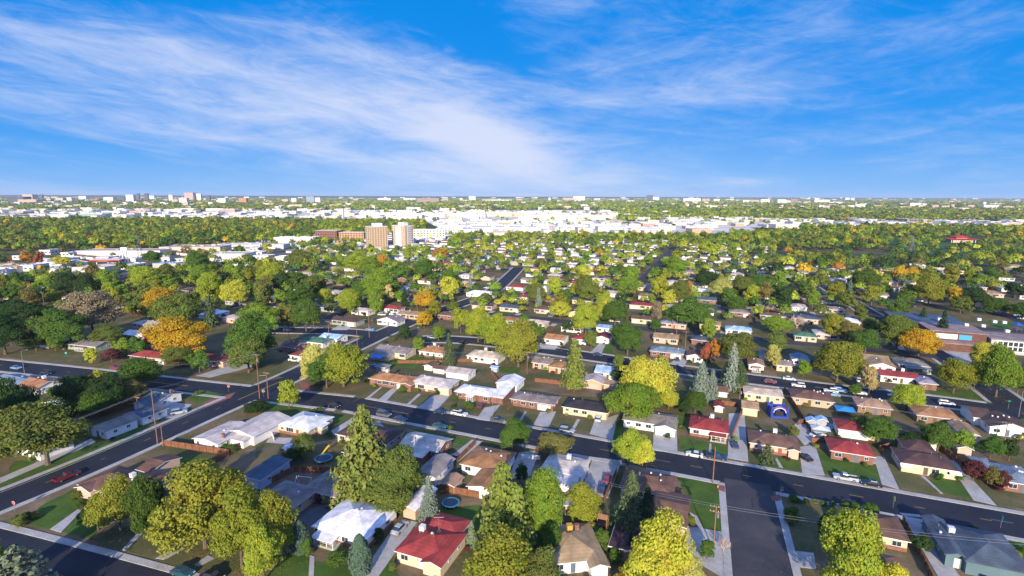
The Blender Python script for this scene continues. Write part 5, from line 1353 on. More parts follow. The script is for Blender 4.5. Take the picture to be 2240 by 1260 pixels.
CARS = '''
147 1047 pickup darkred 66 red pickup driving along the diagonal street
875 1160 sedan silver 68 silver blue car on the long driveway by the red cottage
1327 1052 sedan red 72 red car parked on the drive beside the dark fence
1318 1072 sedan navy 70 dark navy car behind the red one on the same drive
1240 946 suv silver -22 silver blue tall car parked by the olive brown tree
1310 919 suv white 70 white estate car on the drive of the black roofed house
1519 998 sedan white 158 white car parked at the kerb before the crimson roof
1567 1004 pickup navy -22 dark pickup carrying orange gear at the kerb
1607 976 sedan navy 75 dark navy car on the long driveway beside the crimson roof
1760 1004 sedan black 105 black car on the pale driveway between two lawns
1849 1050 pickup silver 158 silver pickup parked in front of the red hip roof
1905 1062 sedan black 158 black car parked behind the silver pickup
730 890 sedan black -22 black car at the kerb near the crossroads
840 910 van gray -22 dark grey van parked left of a dark car
876 920 sedan navy -22 dark car parked right of the grey van
962 935 sedan teal -22 dark teal car driving down the middle street
962 904 sedan navy -22 dark navy car parked left of a white pickup
1005 909 pickup white -22 white pickup parked by the broad white carport
1088 923 sedan gray -22 grey car parked right of the white pickup
1052 890 sedan maroon 75 maroon car under the white carport
860 970 suv lightblue 65 light blue tall car in the driveway beside the spruce
985 1010 van teal 66 dark teal van beside the pale roofed brick house
392 905 suv silver 30 silver car parked in front of the slate blue garage
36 807 sedan lightblue -16 light blue car on the far left street
253 807 sedan red -16 red car on the far left street
99 820 sedan black -16 black car parked beside the orange roofed house
332 790 sedan silver -16 silver car before the red hip roofed brick house
493 792 sedan black 20 black car in the driveway of the dark red roof
645 791 pickup white -18 white pickup on the grass at the crossroads
822 805 sedan blue -10 blue car behind the orange brown roofed brick house
1307 778 sedan navy -22 dark navy car on the street behind the pale pine
1208 748 sedan red 70 red car in the yard of the tan roofed white house
1222 752 suv silver 70 silver car next to the red one
1235 763 sedan black -22 black car on the street near the tan roofed white house
1481 788 sedan navy 80 dark navy car on the carport drive
1345 705 pickup white -18 white pickup by the flat blue roof
1492 712 sedan maroon 80 maroon car left of the lime trees
1726 831 sedan white -22 white car parked across the street from a cream cottage
1746 846 suv white 158 white tall car driving along the second street
1817 858 suv white 158 white tall car parked behind the brown hip roof
1837 857 suv lightblue -22 pale blue tall car touching the white tall car
1822 866 sedan lightblue 158 light blue car beside the brown hip roof
1880 862 sedan white -22 white car in front of the thin tan tree
1958 869 sedan silver 158 silver car half under the yellow green tree
2070 886 suv white -22 white tall car behind the broad tan orange roof
1684 837 sedan maroon -22 maroon car behind the cream roof
1878 834 sedan white 60 white car under the thin tan tree
1792 740 sedan white 60 white car beside the green hip roof
1800 734 van gray 60 dark van beside the green hip roof
1788 955 sedan white 10 white car beside the red hip roofed garage
400 1257 sedan teal -17 dark teal car at the kerb of the front street
465 1266 sedan black -17 black car behind the teal one on the front street
820 702 suv gray 60
836 690 van white -10
862 690 pickup white -15
874 698 sedan maroon 20
868 694 sedan white -20
885 686 pickup red -10
760 706 sedan navy 30
1065 631 sedan white -20
1072 622 sedan silver -20
1040 660 sedan white 60
2220 690 sedan white -22
2235 698 van white -22
2205 686 sedan red -22
2170 684 sedan white -22
2000 672 sedan gray 60
1790 655 sedan white 68
810 722 sedan lightblue -20
630 724 suv gray -20
945 740 sedan silver -30
905 760 sedan black 66
1015 752 sedan black -22
2150 770 sedan gray -40
'''
for l in CARS.strip().split('\n'):
    q = l.split(' ', 5); car(float(q[0]), float(q[1]), q[2], q[3], float(q[4]), q[5] if len(q) > 5 else None)
for i in range(46):      # the shopping strip's car park
    u = rnd.uniform(300, 470); v = rnd.uniform(551, 573) - (u-300)*.03
    car(u, v, rnd.choice(('sedan', 'suv', 'sedan', 'van')), rnd.choice(('white', 'silver', 'gray', 'red', 'black', 'white')), rnd.choice((70, -110, 66)))
# ------------------------------------------------------------------ poles, wires, signs, fences
def pole(u, vt, vb, arms=1, label=None, r=.15, mat='polewood', name='utility_pole', xf=False):
    X, Y = un(u, vb); h = max(3, ztop(X, Y, vt))
    t = thing(name, 'pole' if arms >= 0 else 'pole', (X, Y, 0), GA + rnd.uniform(-.1, .1), label, None, {'polewood': 'brown wooden', 'metal': 'grey metal'}[mat], 'pole', z=h*.6)
    ob('shaft', MB().path([(0, 0, -.1), (0, 0, h)], [r, r*.66], 8).mesh('shaft', MT[mat]), t)
    for k in range(arms):
        ob('crossarm', MB().box(0, 0, h - .35 - k*1.1, 2.4, .14, .14).mesh('crossarm', MT[mat]), t)
        for s in (-1, -.4, .4, 1): ob('insulator', MB().tube((s*1.1, 0, h - .21 - k*1.1), (s*1.1, 0, h - .02 - k*1.1), .06, .04, 6).mesh('insulator', MT['trim']), t)
    if xf: ob('transformer', MB().tube((.42, 0, h-2.6), (.42, 0, h-1.6), .26, .26, 10).mesh('transformer', MT['metal']), t)
    return X, Y, h
PL = {}
for key, a in dict(
    a=(345,852,972,0,'tall leaning brown pole beside the diagonal street near the cedar fence'), b=(357,932,976,0,'short brown pole next to the tall one by the cedar fence'), c=(568,775,872,1,'tall brown pole at the crossroads signs'), d=(587,815,872,1,'shorter brown pole with a meter box at the crossroads'),
    e=(723,702,795,1,'tall brown pole behind the pale yellow corner tree'), f=(782,708,762,1,'brown pole beside the bushy yard of the far corner'), g=(808,674,738,1,'orange brown pole in front of the parked trucks'), h=(965,612,675,1,'tall brown pole by the golden tree street bend'), i=(913,636,690,1,None),
    j=(1559,978,1057,0,'lone brown pole on the corner lawn at the side street'), k=(1560,1106,1202,2,'double armed pole on the side street verge'), l=(1153,770,818,1,'brown pole in the alley behind the red brick house'), m=(1616,846,892,1,'brown pole in the alley behind the crimson roof'), n=(1886,884,920,1,'brown pole in the alley behind the red hip roofs'), o=(2198,924,962,1,'pole in the alley before the wide white gable'),
    p=(1499,725,760,1,None), q=(305,868,918,1,'thin dark pole left of the slate blue garage'), r=(954,768,802,0,None), s=(634,720,756,1,None), t=(876,935,985,0,'thin brown pole rising beside the pale roofed brick house'), u=(1222,520,566,1,None), v=(1310,530,570,1,None), w=(1680,640,690,1,None), x=(1830,700,735,1,None), y=(1968,632,660,1,None), z=(1400,560,600,1,None), aa=(100,640,690,1,None), ab=(126,600,640,1,None), ac=(1480,690,730,0,None), ad=(1610,735,780,1,None)).items():
    PL[key] = pole(a[0], a[1], a[2], a[3], a[4], xf=key in 'cmlk')
PL['wp'] = pole(1078, 852, 912, 0, 'slim pale metal pole in front of the white carport', .08, 'metal', 'metal_pole')
def wire(p, q, label=None, sag=.8, r=.02, n=2, sp=.9):
    """n parallel cables in one span, a thing each"""
    for k in range(n):
        o = (k - (n-1)/2)*sp; dx, dy = q[0]-p[0], q[1]-p[1]; L = math.hypot(dx, dy) or 1; ox, oy = -dy/L*o, dx/L*o
        pts = [(p[0]+dx*t+ox - (p[0]+dx/2), p[1]+dy*t+oy - (p[1]+dy/2), p[2]+(q[2]-p[2])*t - 4*sag*t*(1-t)) for t in np.linspace(0, 1, 13)]
        o_ = thing('power_line', 'cable', (p[0]+dx/2, p[1]+dy/2, 0), label=label, group='power cables between the wooden poles', adj='thin overhead', noun='cable', data=MB().path(pts, r, 4).mesh('power_line', MT['metal']), z=8)
off_ = lambda u, v, z: (*un(u, v, z), z)
wire(PL['a'], PL['c'], 'thin grey cables strung along the diagonal street between tall poles', 1.2); wire(PL['c'], PL['e'], 'thin grey cables leaving the crossroads past the pale yellow tree', 1.0); wire(PL['a'], off_(-60, 990, 9), 'thin grey cables running over the olive trees beside the diagonal street', 1.0)
wire(PL['e'], PL['g'], 'thin grey cables over the green roof street', .8); wire(PL['c'], off_(330, 800, 8), 'thin grey cables crossing the street towards the red hip roof', 1.0, n=2)
wire(PL['l'], PL['m'], 'thin cables along the alley in the middle block', 1.0); wire(PL['m'], PL['n'], 'thin cables along the alley past the bounce castle', 1.0, n=2); wire(PL['n'], PL['o'], 'thin cables along the alley past the yellow hedge trees', 1.0, n=2)
wire(PL['l'], PL['r'], 'thin cables over the garden behind the white garages', .8, n=2); wire(PL['k'], off_(2330, 1195, 8.5), 'pale cables sweeping over the side street from the double armed pole', 1.0); wire(PL['k'], PL['t'], 'pale cables from the double armed pole over the pine trees', 1.5, n=2); wire(PL['t'], off_(540, 985, 8), 'thin cables over the play yards behind the white roofs', 1.0, n=2)
def street_light(u, vt, vb, arm, label):
    X, Y = un(u, vb); h = ztop(X, Y, vt); t = thing('street_lamp', 'street lamp', (X, Y, 0), 0, label, None, z=h)
    ob('shaft', MB().path([(0, 0, 0), (0, 0, h*.96), (arm*.4, 0, h), (arm*2.2, 0, h+.15)], [.11, .08, .06, .05], 7).mesh('shaft', MT['metal']), t)
    ob('lamp_head', MB().box(arm*2.5, 0, h+.08, .8, .3, .16).mesh('lamp_head', MT['metal']), t)
street_light(54, 766, 818, 1, 'street lamp with a single arm on the far left street'); street_light(2228, 856, 912, 1, 'street lamp with a single arm on the far right street'); street_light(568, 822, 871, 1, 'street lamp arm low on the crossroads corner')
street_light(46, 588, 612, 1, 'street lamp beside the shopping road near the orange sign'); street_light(60, 588, 609, 1, 'second street lamp along the shopping road')
FONT = {}
def text_mesh(s, size):
    cu = bpy.data.curves.new('txt', 'FONT'); cu.body = s; cu.size = size; cu.align_x = 'CENTER'; cu.align_y = 'CENTER'; cu.extrude = .002
    o = bpy.data.objects.new('txt', cu); C.objects.link(o); dg = bpy.context.evaluated_depsgraph_get(); me = bpy.data.meshes.new_from_object(o.evaluated_get(dg))
    bpy.data.objects.remove(o); me.name = 'lettering'; me.materials.clear(); me.materials.append(MT['trim']); return me
STOP = text_mesh('STOP', .26)
def stop_sign(u, v, rot, label, plates=True):
    X, Y = un(u, v); t = thing('stop_sign', 'stop sign', (X, Y, .1), R(rot), label, None, z=2.2)
    ob('post', MB().tube((0, 0, 0), (0, 0, 3.1 if plates else 2.5), .035, n=6).mesh('post', MT['metal']), t)
    P = [(.4*math.cos(R(22.5+45*k)), .4*math.sin(R(22.5+45*k))) for k in range(8)]
    o = ob('sign_plate', MB().prism(P, 0, .03).mesh('sign_plate', MT['sign']), t, (0, -.04, 2.2), (R(90), 0, 0), (.55, .02, .03))
    P2_ = [(.46*math.cos(R(22.5+45*k)), .46*math.sin(R(22.5+45*k))) for k in range(8)]
    ob('sign_border', MB().prism(P2_, 0, .02).mesh('sign_border', MT['trim']), t, (0, -.015, 2.2), (R(90), 0, 0))
    ob('lettering', STOP, t, (0, -.075, 2.2), (R(90), 0, 0))
    if plates:
        ob('street_name_plate', MB().box(0, 0, 2.8, 1.1, .03, .24).mesh('street_name_plate', MT['sign']), t, col=(.0, .30, .16)); ob('street_name_plate', MB().box(0, 0, 3.06, .03, 1.1, .24).mesh('street_name_plate', MT['sign']), t, col=(.0, .30, .16))
stop_sign(33, 1120, -10, 'red stop sign at the front street corner by the curved kerb', False); stop_sign(577, 869, 15, 'red stop sign with green name plates at the crossroads poles'); stop_sign(501, 858, 20, 'red stop sign by the gravel corner across the crossroads', False); stop_sign(1708, 1092, 5, 'red stop sign with green name plates at the side street'); stop_sign(672, 834, -20, 'red stop sign under the pale yellow tree', False)
def post_sign(u, v, name, cat, h, w, hh, col, label, rot=0):
    X, Y = un(u, v); t = thing(name, cat, (X, Y, .1), R(rot), label, None, z=h)
    ob('post', MB().tube((0, 0, 0), (0, 0, h), .035, n=6).mesh('post', MT['metal']), t); ob('sign_plate', MB().box(0, -.04, h - hh, w, .03, hh).mesh('sign_plate', MT['sign']), t, col=col)
post_sign(1953, 1112, 'warning_sign', 'sign', 3.0, .75, 1.1, (.55, .62, .02), 'yellow green warning sign on the near kerb of the middle street', 80); post_sign(2188, 1156, 'kerb_banner', 'banner', 3.0, .55, 1.3, (.06, .45, .62), 'blue and yellow banner on a pole at the kerb', 70)
post_sign(2205, 895, 'street_name_sign', 'sign', 3.0, 1.1, .25, (0, .35, .2), 'green street name sign at the right hand crossing'); post_sign(915, 728, 'street_name_sign', 'sign', 3.0, 1.1, .25, (0, .35, .2), 'green street name sign beside the dark round tree'); post_sign(145, 778, 'yard_sign', 'sign', 1.6, .9, .8, (.05, .42, .38), 'teal yard sign on the far left dry lawn'); post_sign(457, 810, 'yard_sign', 'sign', 3.2, .7, 1.8, (.7, .7, .72), 'tall white yard sign beside the long drive'); post_sign(1838, 662, 'traffic_sign', 'sign', 3.4, .9, 1.2, (.7, .7, .7), 'white traffic sign beside the far crossing')
X, Y = un(1570, 1068); t = thing('fire_hydrant', 'hydrant', (X, Y, .1), 0, 'yellow fire hydrant on the red corner pavement', None); ob('barrel', MB().path([(0,0,0),(0,0,.55),(0,0,.62),(0,0,.75)], [.14,.13,.17,.06], 8).mesh('barrel', MT['paint']), t, col=(.6,.38,.02)); ob('nozzle', MB().tube((-.22,0,.42),(.22,0,.42),.06,n=6).mesh('nozzle', MT['paint']), t, col=(.6,.38,.02))
def fence(pts, h=1.8, col=(.20,.085,.045), label=None, mat='wood', step=2.4, name='fence', adj=None):
    Q = [un(*p) for p in pts]; cx, cy = Q[0]
    t = thing(name, 'fence', (cx, cy, 0), 0, label, None, adj or 'brown wooden', 'fence', z=1)
    for p, q in zip(Q, Q[1:]):
        L = math.dist(p, q); a = math.atan2(q[1]-p[1], q[0]-p[0]); n = max(1, int(round(L/step)))
        m = MB(); c, s = math.cos(a), math.sin(a)
        top = []
        k = max(2, int(L/.5)); vs = []; fs = []
        for i in range(k):      # boards as one stepped sheet
            x0, x1 = L*i/k, L*(i+1)/k; zz = h + rnd.uniform(-.03, .03); oo = .02 if i % 2 else -.0
            b0 = len(vs)
            for x, y, z in ((x0,oo,.02),(x1,oo,.02),(x1,oo,zz),(x0,oo,zz),(x0,oo+.03,.02),(x1,oo+.03,.02),(x1,oo+.03,zz),(x0,oo+.03,zz)): vs.append((p[0]-cx + x*c - y*s, p[1]-cy + x*s + y*c, z))
            fs += [(b0,b0+1,b0+2,b0+3),(b0+5,b0+4,b0+7,b0+6),(b0+3,b0+2,b0+6,b0+7),(b0+1,b0+5,b0+6,b0+2),(b0+4,b0,b0+3,b0+7)]
        ob('board_panel', m.add(vs, fs).mesh('board_panel', MT[mat]), t, col=col)
        for i in range(n+1):
            x = p[0]-cx + L*i/n*c; y = p[1]-cy + L*i/n*s; ob('post', MB().box(x + .09*s, y - .09*c, 0, .1, .1, h + .06, ang=a).mesh('post', MT[mat]), t, col=col)
    return t
for pts, h, lab in [
    ([(360,975),(500,996),(560,960)], 1.8, 'cedar fence around the green backyard of the corner house'), ([(500,996),(430,1036),(375,1052)], 1.8, 'cedar fence running behind the corner house lawn'), ([(568,1070),(645,1032),(740,1036)], 1.7, 'dark red fence around the sandy play yard'), ([(960,1074),(1085,1096)], 1.8, 'long dark wooden fence behind the trampoline lawn'),
    ([(1000,1012),(1040,972)], 1.7, 'dark fence beside the driveway to the teal van'), ([(1322,1098),(1348,1038)], 1.8, 'dark fence behind the red and navy cars'), ([(1600,960),(1622,905)], 1.7, 'dark alley fence beside the crimson roofed driveway'), ([(1170,835),(1280,848),(1335,850)], 1.6, 'long grey brown fence behind the dry backyard'),
    ([(1715,855),(1775,950)], 1.8, 'long brown fence running down from the cream roof to the driveway'), ([(1775,968),(1808,970)], 1.6, 'short orange brown fence beside the pale driveway'), ([(2055,985),(2160,1060)], 1.8, 'long grey fence beside the last long driveway'), ([(1930,992),(1922,985),(1945,978)], 1.4, 'short red brown fence beside the dark brown house'),
    ([(300,885),(215,905)], 1.7, 'red brown fence behind the slate blue garage'), ([(1490,880),(1440,872),(1380,868)], 1.6, 'low orange fence under the golden yellow tree'), ([(1578,885),(1614,890)], 1.6, 'orange brown gate fence beside the little red shed'), ([(1745,930),(1766,925)], 1.7, 'orange fence beside the teal topped sheds'), ([(1075,818),(1090,838),(1130,832)], 1.6, 'red brown fence behind the broad carport'),
    ([(1110,900),(1145,865)], 1.6, 'red brown fence between the carport and the brick house'), ([(870,795),(960,795),(1040,790)], 1.4, 'low fence across the green backyards'), ([(1975,1140),(2040,1275)], 1.5, 'dark fence beside the drive of the teal house'), ([(1300,1150),(1325,1152)], 1.5, 'orange brown fence beside the play tower')]:
    fence(pts, h, label=lab)
def fence_w(p, q, h, col, adj):
    (u0, v0), (u1, v1) = pr(*p), pr(*q); return fence([(u0, v0), (u1, v1)], h, col, adj=adj, step=3.0)
for k, (dp, X, Y) in enumerate(LOTS):
    if dp > 330 and k % 2 or dp > 520: continue
    a_, b_ = ab(X, Y); s_ = 1 if X_SIDE[(X, Y)] > 0 else -1; c_, ad_ = rnd.choice((((.20,.085,.045), 'brown wooden'), ((.13,.10,.085), 'weathered grey'), ((.30,.27,.25), 'pale grey')))
    fence_w(xy(a_ - 9.5, b_ + s_*2), xy(a_ - 9.5, b_ + s_*15), 1.7, c_, ad_)
fence([(1140,1003),(1181,1006)], 1.3, (.7,.7,.7), 'white iron gate across the drive of the pale roofed house', 'paint', 1.6, 'driveway_gate', 'white')
fence([(590,940),(600,965)], 1.3, (.6,.6,.6), 'short pale fence by the concrete patio', 'paint', 2, 'fence', 'white')
# ------------------------------------------------------------------ yard things
def trampoline(u, v, r, label):
    X, Y = un(u, v); t = thing('trampoline', 'trampoline', (X, Y, 0), 0, label)
    ob('mat', MB().tube((0,0,.82),(0,0,.86),r*.9,n=24).mesh('mat', MT['paint']), t, col=(.012,.02,.06))
    m = MB(); n = 24
    vs = []; fs = []
    for k in range(n):
        a = 2*math.pi*k/n
        for rr, z in ((r*.88,.9),(r*1.05,.9),(r*1.05,.8),(r*.88,.8)): vs.append((rr*math.cos(a), rr*math.sin(a), z))
    for k in range(n):
        j = (k+1) % n
        for q in range(4): fs.append((4*k+q, 4*j+q, 4*j+(q+1)%4, 4*k+(q+1)%4))
    ob('pad', m.add(vs, fs).mesh('pad', MT['paint']), t, col=(.03,.22,.30))
    for k in range(6): ob('leg', MB().tube((r*math.cos(k*1.047), r*math.sin(k*1.047), 0), (r*math.cos(k*1.047), r*math.sin(k*1.047), .82), .04, n=6).mesh('leg', MT['metal']), t)
trampoline(986, 1106, 2.0, 'round blue rimmed trampoline on the lawn behind the red cottage'); trampoline(708, 1008, 2.3, 'dark blue trampoline beside the yellow slide')
X, Y = un(712, 992); t = thing('play_slide', 'slide', (X, Y, 0), R(60), 'yellow slide in the yard behind the dark brown roof')
ob('chute', MB().add([(-1.6,-.28,.3),(1.4,-.28,1.9),(1.4,.28,1.9),(-1.6,.28,.3),(-1.6,-.28,.22),(1.4,-.28,1.82),(1.4,.28,1.82),(-1.6,.28,.22)], [(0,1,2,3),(7,6,5,4),(0,4,5,1),(1,5,6,2),(2,6,7,3),(3,7,4,0)]).mesh('chute', MT['paint']), t, col=(.65,.40,.01))
for s in (-1, 1): ob('leg', MB().tube((1.4, s*.3, 0), (1.4, s*.3, 2.5), .05, n=6).mesh('leg', MT['polewood']), t)
X, Y = un(666, 1062); t = thing('swing_set', 'swing', (X, Y, 0), R(-10), 'white metal swing set in the sandy play yard')
for x in (-2, 2):
    for s in (-1, 1): ob('leg', MB().tube((x*1.08, s*1.0, 0), (x, 0, 2.4), .06, n=6).mesh('leg', MT['trim']), t)
ob('top_bar', MB().tube((-2.1,0,2.4),(2.1,0,2.4),.07,n=6).mesh('top_bar', MT['trim']), t)
for x in (-.9, .7): ob('swing_seat', MB().box(x,0,.5,.5,.2,.05).box(x-.22,0,.5,.02,.02,1.9).box(x+.22,0,.5,.02,.02,1.9).mesh('swing_seat', MT['tail']), t)
X, Y = un(1318, 1158); t = thing('play_tower', 'play tower', (X, Y, 0), R(-21), 'orange brown wooden play tower with a green slide')
for x in (-1, 1):
    for y in (-.9, .9): ob('leg', MB().box(x, y, 0, .14, .14, 3.0).mesh('leg', MT['polewood']), t)
ob('deck', MB().box(0,0,1.3,2.1,1.9,.1).mesh('deck', MT['polewood']), t); ob('top_beam', MB().box(-2.2,0,2.5,5.0,.16,.16).mesh('top_beam', MT['polewood']), t)
ob('slide_chute', MB().add([(-1.2,-1.0,1.35),(-.5,-1.0,1.35),(-1.6,-3.6,.25),(-2.3,-3.6,.25),(-1.2,-1.0,1.28),(-.5,-1.0,1.28),(-1.6,-3.6,.18),(-2.3,-3.6,.18)], [(3,2,1,0),(4,5,6,7),(0,1,5,4),(1,2,6,5),(2,3,7,6),(3,0,4,7)]).mesh('slide_chute', MT['paint']), t, col=(.01,.12,.08))
ob('roof', MB().add([(-1.1,-1.0,3.0),(1.1,-1.0,3.0),(1.1,1.0,3.0),(-1.1,1.0,3.0),(-1.1,0,3.7),(1.1,0,3.7)], [(0,1,5,4),(2,3,4,5),(1,2,5),(3,0,4),(3,2,1,0)]).mesh('roof', MT['polewood']), t)
# bounce castle
X, Y = un(1700, 910); t = thing('bounce_castle', 'bounce castle', (X, Y, 0), R(-8), 'blue inflatable bounce castle with a red and white arch')
t.scale = (.86, .86, .9); BL = (.02, .055, .30)
ob('base', MB().box(0,0,0,6.4,5.2,.9).mesh('base', MT['paint']), t, col=BL)
for x in (-2.8, 2.8):
    for y in (-2.2, 2.2):
        c = ob('column', MB().path([(x,y,.5),(x,y,4.2),(x,y,4.6)], [.55,.55,.2], 12).mesh('column', MT['paint']), t, col=BL)
for x in (-2.8, 2.8): ob('side_panel', MB().box(x,0,.9,.25,4.0,2.6).mesh('side_panel', MT['paint']), t, col=BL)
ob('rear_panel', MB().box(0,2.2,.9,5.0,.25,3.0).mesh('rear_panel', MT['paint']), t, col=BL)
for r0, cc, yy in ((2.9, BL, -2.1), (2.5, (.5,.02,.04), -2.25), (2.2, (.7,.7,.72), -2.35)):
    pts = [(r0*math.cos(a), yy, 2.2 + r0*.8*math.sin(a)) for a in np.linspace(0, math.pi, 13)]
    ob('arch', MB().path(pts, .26 if cc is BL else .15, 8).mesh('arch', MT['paint']), t, col=cc)
ob('entrance_shade', MB().box(0,-2.0,.92,2.8,.2,1.7).mesh('entrance_shade', MT['tyre']), t)  # black slab stands in for the shade inside the opening
def canopy_tent(u, v, w, d, h, col, label, name='canopy_tent'):
    X, Y = un(u, v); t = thing(name, 'canopy', (X, Y, 0), GA, label)
    for x in (-1, 1):
        for y in (-1, 1): ob('pole', MB().tube((x*w/2,y*d/2,0),(x*w/2,y*d/2,h),.05,n=6).mesh('pole', MT['metal']), t)
    m = MB(); m.add([(-w/2-.1,-d/2-.1,h),(w/2+.1,-d/2-.1,h),(w/2+.1,d/2+.1,h),(-w/2-.1,d/2+.1,h),(0,0,h+.8)], [(0,1,4),(1,2,4),(2,3,4),(3,0,4),(3,2,1,0)]); ob('canopy', m.mesh('canopy', MT['paint']), t, col=col)
canopy_tent(1793, 951, 5, 3.5, 2.2, (.55,.60,.68), 'pale round topped garden canopy behind the red hip roof'); canopy_tent(1847, 906, 5.5, 5, 1.9, (.03,.25,.62), 'sky blue tarp canopy behind the brown hip roof'); 
canopy_tent(826, 790, 6, 4, 2.2, (.03,.20,.62), 'bright blue tarp canopy behind the dark grey house'); canopy_tent(1300, 898, 5, 2, 2.0, (.2,.4,.6), 'small blue canopy behind the black roof')
for u, v, lab in ((1774, 931, 'small shed with a teal top left of its twin'), (1796, 929, 'small shed with a teal top right of its twin')):
    X, Y = un(u, v); house(X, Y, 2.6, 2.4, GA, roof=G, ax='y', rcol='skyblue', wcol='gray', label=lab, he=1.9, p=.5, name='shed', cat='shed', vents=0, wins=False)
X, Y = un(2104, 990); house(X, Y, 3.2, 3.0, GA, roof=G, ax='y', rcol='gray', wcol='pink', label='little pink shed on the dirt yard by the long grey fence', name='shed', cat='shed', he=2.0, p=.4, vents=0, wins=False, door=.1)
X, Y = un(838, 812); house(X, Y, 4.5, 3.5, GA, roof='flat', rcol='gray', wcol='gray', label='grey box shed beside the blue tarp', name='shed', cat='shed', he=2.3, vents=0, wins=False)
X, Y = un(1083, 812); house(X, Y, 2.6, 2.2, GA, roof=G, rcol='skyblue', wcol='blue', label='small pale blue shed behind the three bay garage', name='shed', cat='shed', he=1.9, p=.3, vents=0, wins=False)
X, Y = un(638, 990); house(X, Y, 2.8, 2.4, GA, roof=G, rcol='white', wcol='white', label='small white shed by the thin yard tree', name='shed', cat='shed', he=1.8, p=.3, vents=0, wins=False)
HAZE, HAZE_COL = 3.6e-5, (.72, .82, 1, 1)
# ------------------------------------------------------------------ far buildings
def block(u0, u1, vt, vb, dep_m, col, name='warehouse', cat='warehouse', label=None, mat='stucco', ang=None, roofcol=(.62,.61,.60), units=2, adj=None, roofmat='paint', par=.6, win=None):
    """flat roofed building whose near face runs from u0 to u1, base row vb, top row vt"""
    A = un(u0, vb); B = un(u1, vb); ang = 0 if ang is None else R(ang)
    w = math.hypot(B[0]-A[0], B[1]-A[1]); mx, my = (A[0]+B[0])/2, (A[1]+B[1])/2; h = max(3, ztop(mx, my, vt)); n = (-math.sin(ang), math.cos(ang))
    t = thing(name, cat, (mx + n[0]*dep_m/2, my + n[1]*dep_m/2, 0), ang, label, None, adj, name.replace('_', ' '), z=h/2)
    ob('wall', MB().box(0, 0, 0, w, dep_m, h).mesh('wall', MT[mat]), t, col=col)
    m = MB(); e = par
    P = [(-w/2, -dep_m/2), (w/2, -dep_m/2), (w/2, dep_m/2), (-w/2, dep_m/2)]; I = [(x - math.copysign(e, x), y - math.copysign(e, y)) for x, y in P]
    vs = [(x*1.002, y*1.002, h+.004) for x, y in P] + [(x*1.002, y*1.002, h+e) for x, y in P] + [(x, y, h+e) for x, y in I] + [(x, y, h+.2) for x, y in I]
    fs = []
    for k in range(4):
        j = (k+1) % 4; fs += [(k, j, 4+j, 4+k), (4+k, 4+j, 8+j, 8+k), (8+k, 8+j, 12+j, 12+k)]
    fs.append((12, 13, 14, 15)); m.add(vs, fs); ob('roof', m.mesh('roof', MT[roofmat]), t, col=roofcol)
    for k in range(units):
        s = rnd.uniform(.06, .12)*min(w, dep_m); ob('roof_unit', MB().box(rnd.uniform(-.35, .35)*w, rnd.uniform(-.3, .3)*dep_m, h+.2, s*1.6, s, max(1.2, s*.6)).mesh('roof_unit', MT['metal']), t)
    if win:      # (columns, rows) of real window openings set proud on the near face
        nc, nr, face = win
        for i in range(nc):
            for j in range(nr):
                ww, hh = w/nc*.5, h/nr*.5
                ob('window', WBOX, t, (-w/2 + w*(i+.5)/nc, -dep_m/2 - .02, h*(j+.3)/nr), 0, None, (ww, .2, hh))
    return t
WBOX = MB().box(0, 0, 0, 1, 1, 1).mesh('window', MT['glass'])
W_, TN_, BR = (.64,.60,.55), (.62,.50,.38), (.42,.20,.13)
def rows(u0, u1, v0, v1, n, wpx, hpx, seed, cols):
    r = random.Random(seed); spots = []
    for _ in range(n*30):
        if len(spots) >= n: break
        u, v = r.uniform(u0, u1), r.uniform(v0, v1); w = r.uniform(*wpx)*(.6 + .4*(v-429)/60)
        if any(abs(u-a) < (w+b)/2 + 2 and abs(v-c) < 3.2 for a, b, c in spots): continue
        spots.append((u, w, v))
        c = r.choice(cols); h = r.uniform(*hpx); Y = un(u, v)[1]
        block(u-w/2, u+w/2, v - h*F/(Y*1.0), v, r.uniform(28, 60), c, 'warehouse', 'warehouse', None, 'facade2' if r.random() < .6 else 'stucco', r.choice((0, 0, -4, 3)), r.choice(((.72,.71,.70), (.62,.6,.57), (.5,.46,.42), (.6,.6,.62))), r.randint(2, 4), 'white' if c[2] > .6 else 'tan' if c[0] > .55 else 'red brown' if c[1] < .3 else 'pale grey')
CW = [(.7,.69,.66), (.66,.62,.58), W_, (.58,.55,.52), TN_, (.50,.50,.53), (.70,.66,.60), (.45,.30,.22)]
rows(-20, 560, 460, 484, 60, (18, 56), (8, 12), 1, CW); rows(560, 1060, 461, 484, 44, (18, 54), (8, 12), 2, CW); rows(960, 1560, 486, 514, 46, (22, 60), (6, 9), 3, CW); rows(1149, 1338, 464, 479, 26, (20, 60), (7, 10), 6, CW); rows(800, 1062, 463, 474, 16, (20, 50), (6, 9), 7, CW); rows(970, 1190, 488, 506, 18, (24, 60), (6, 9), 8, CW); rows(1340, 1700, 472, 496, 18, (18, 44), (6, 9), 4, CW); rows(1500, 2240, 483, 498, 44, (14, 40), (6, 10), 5, CW)
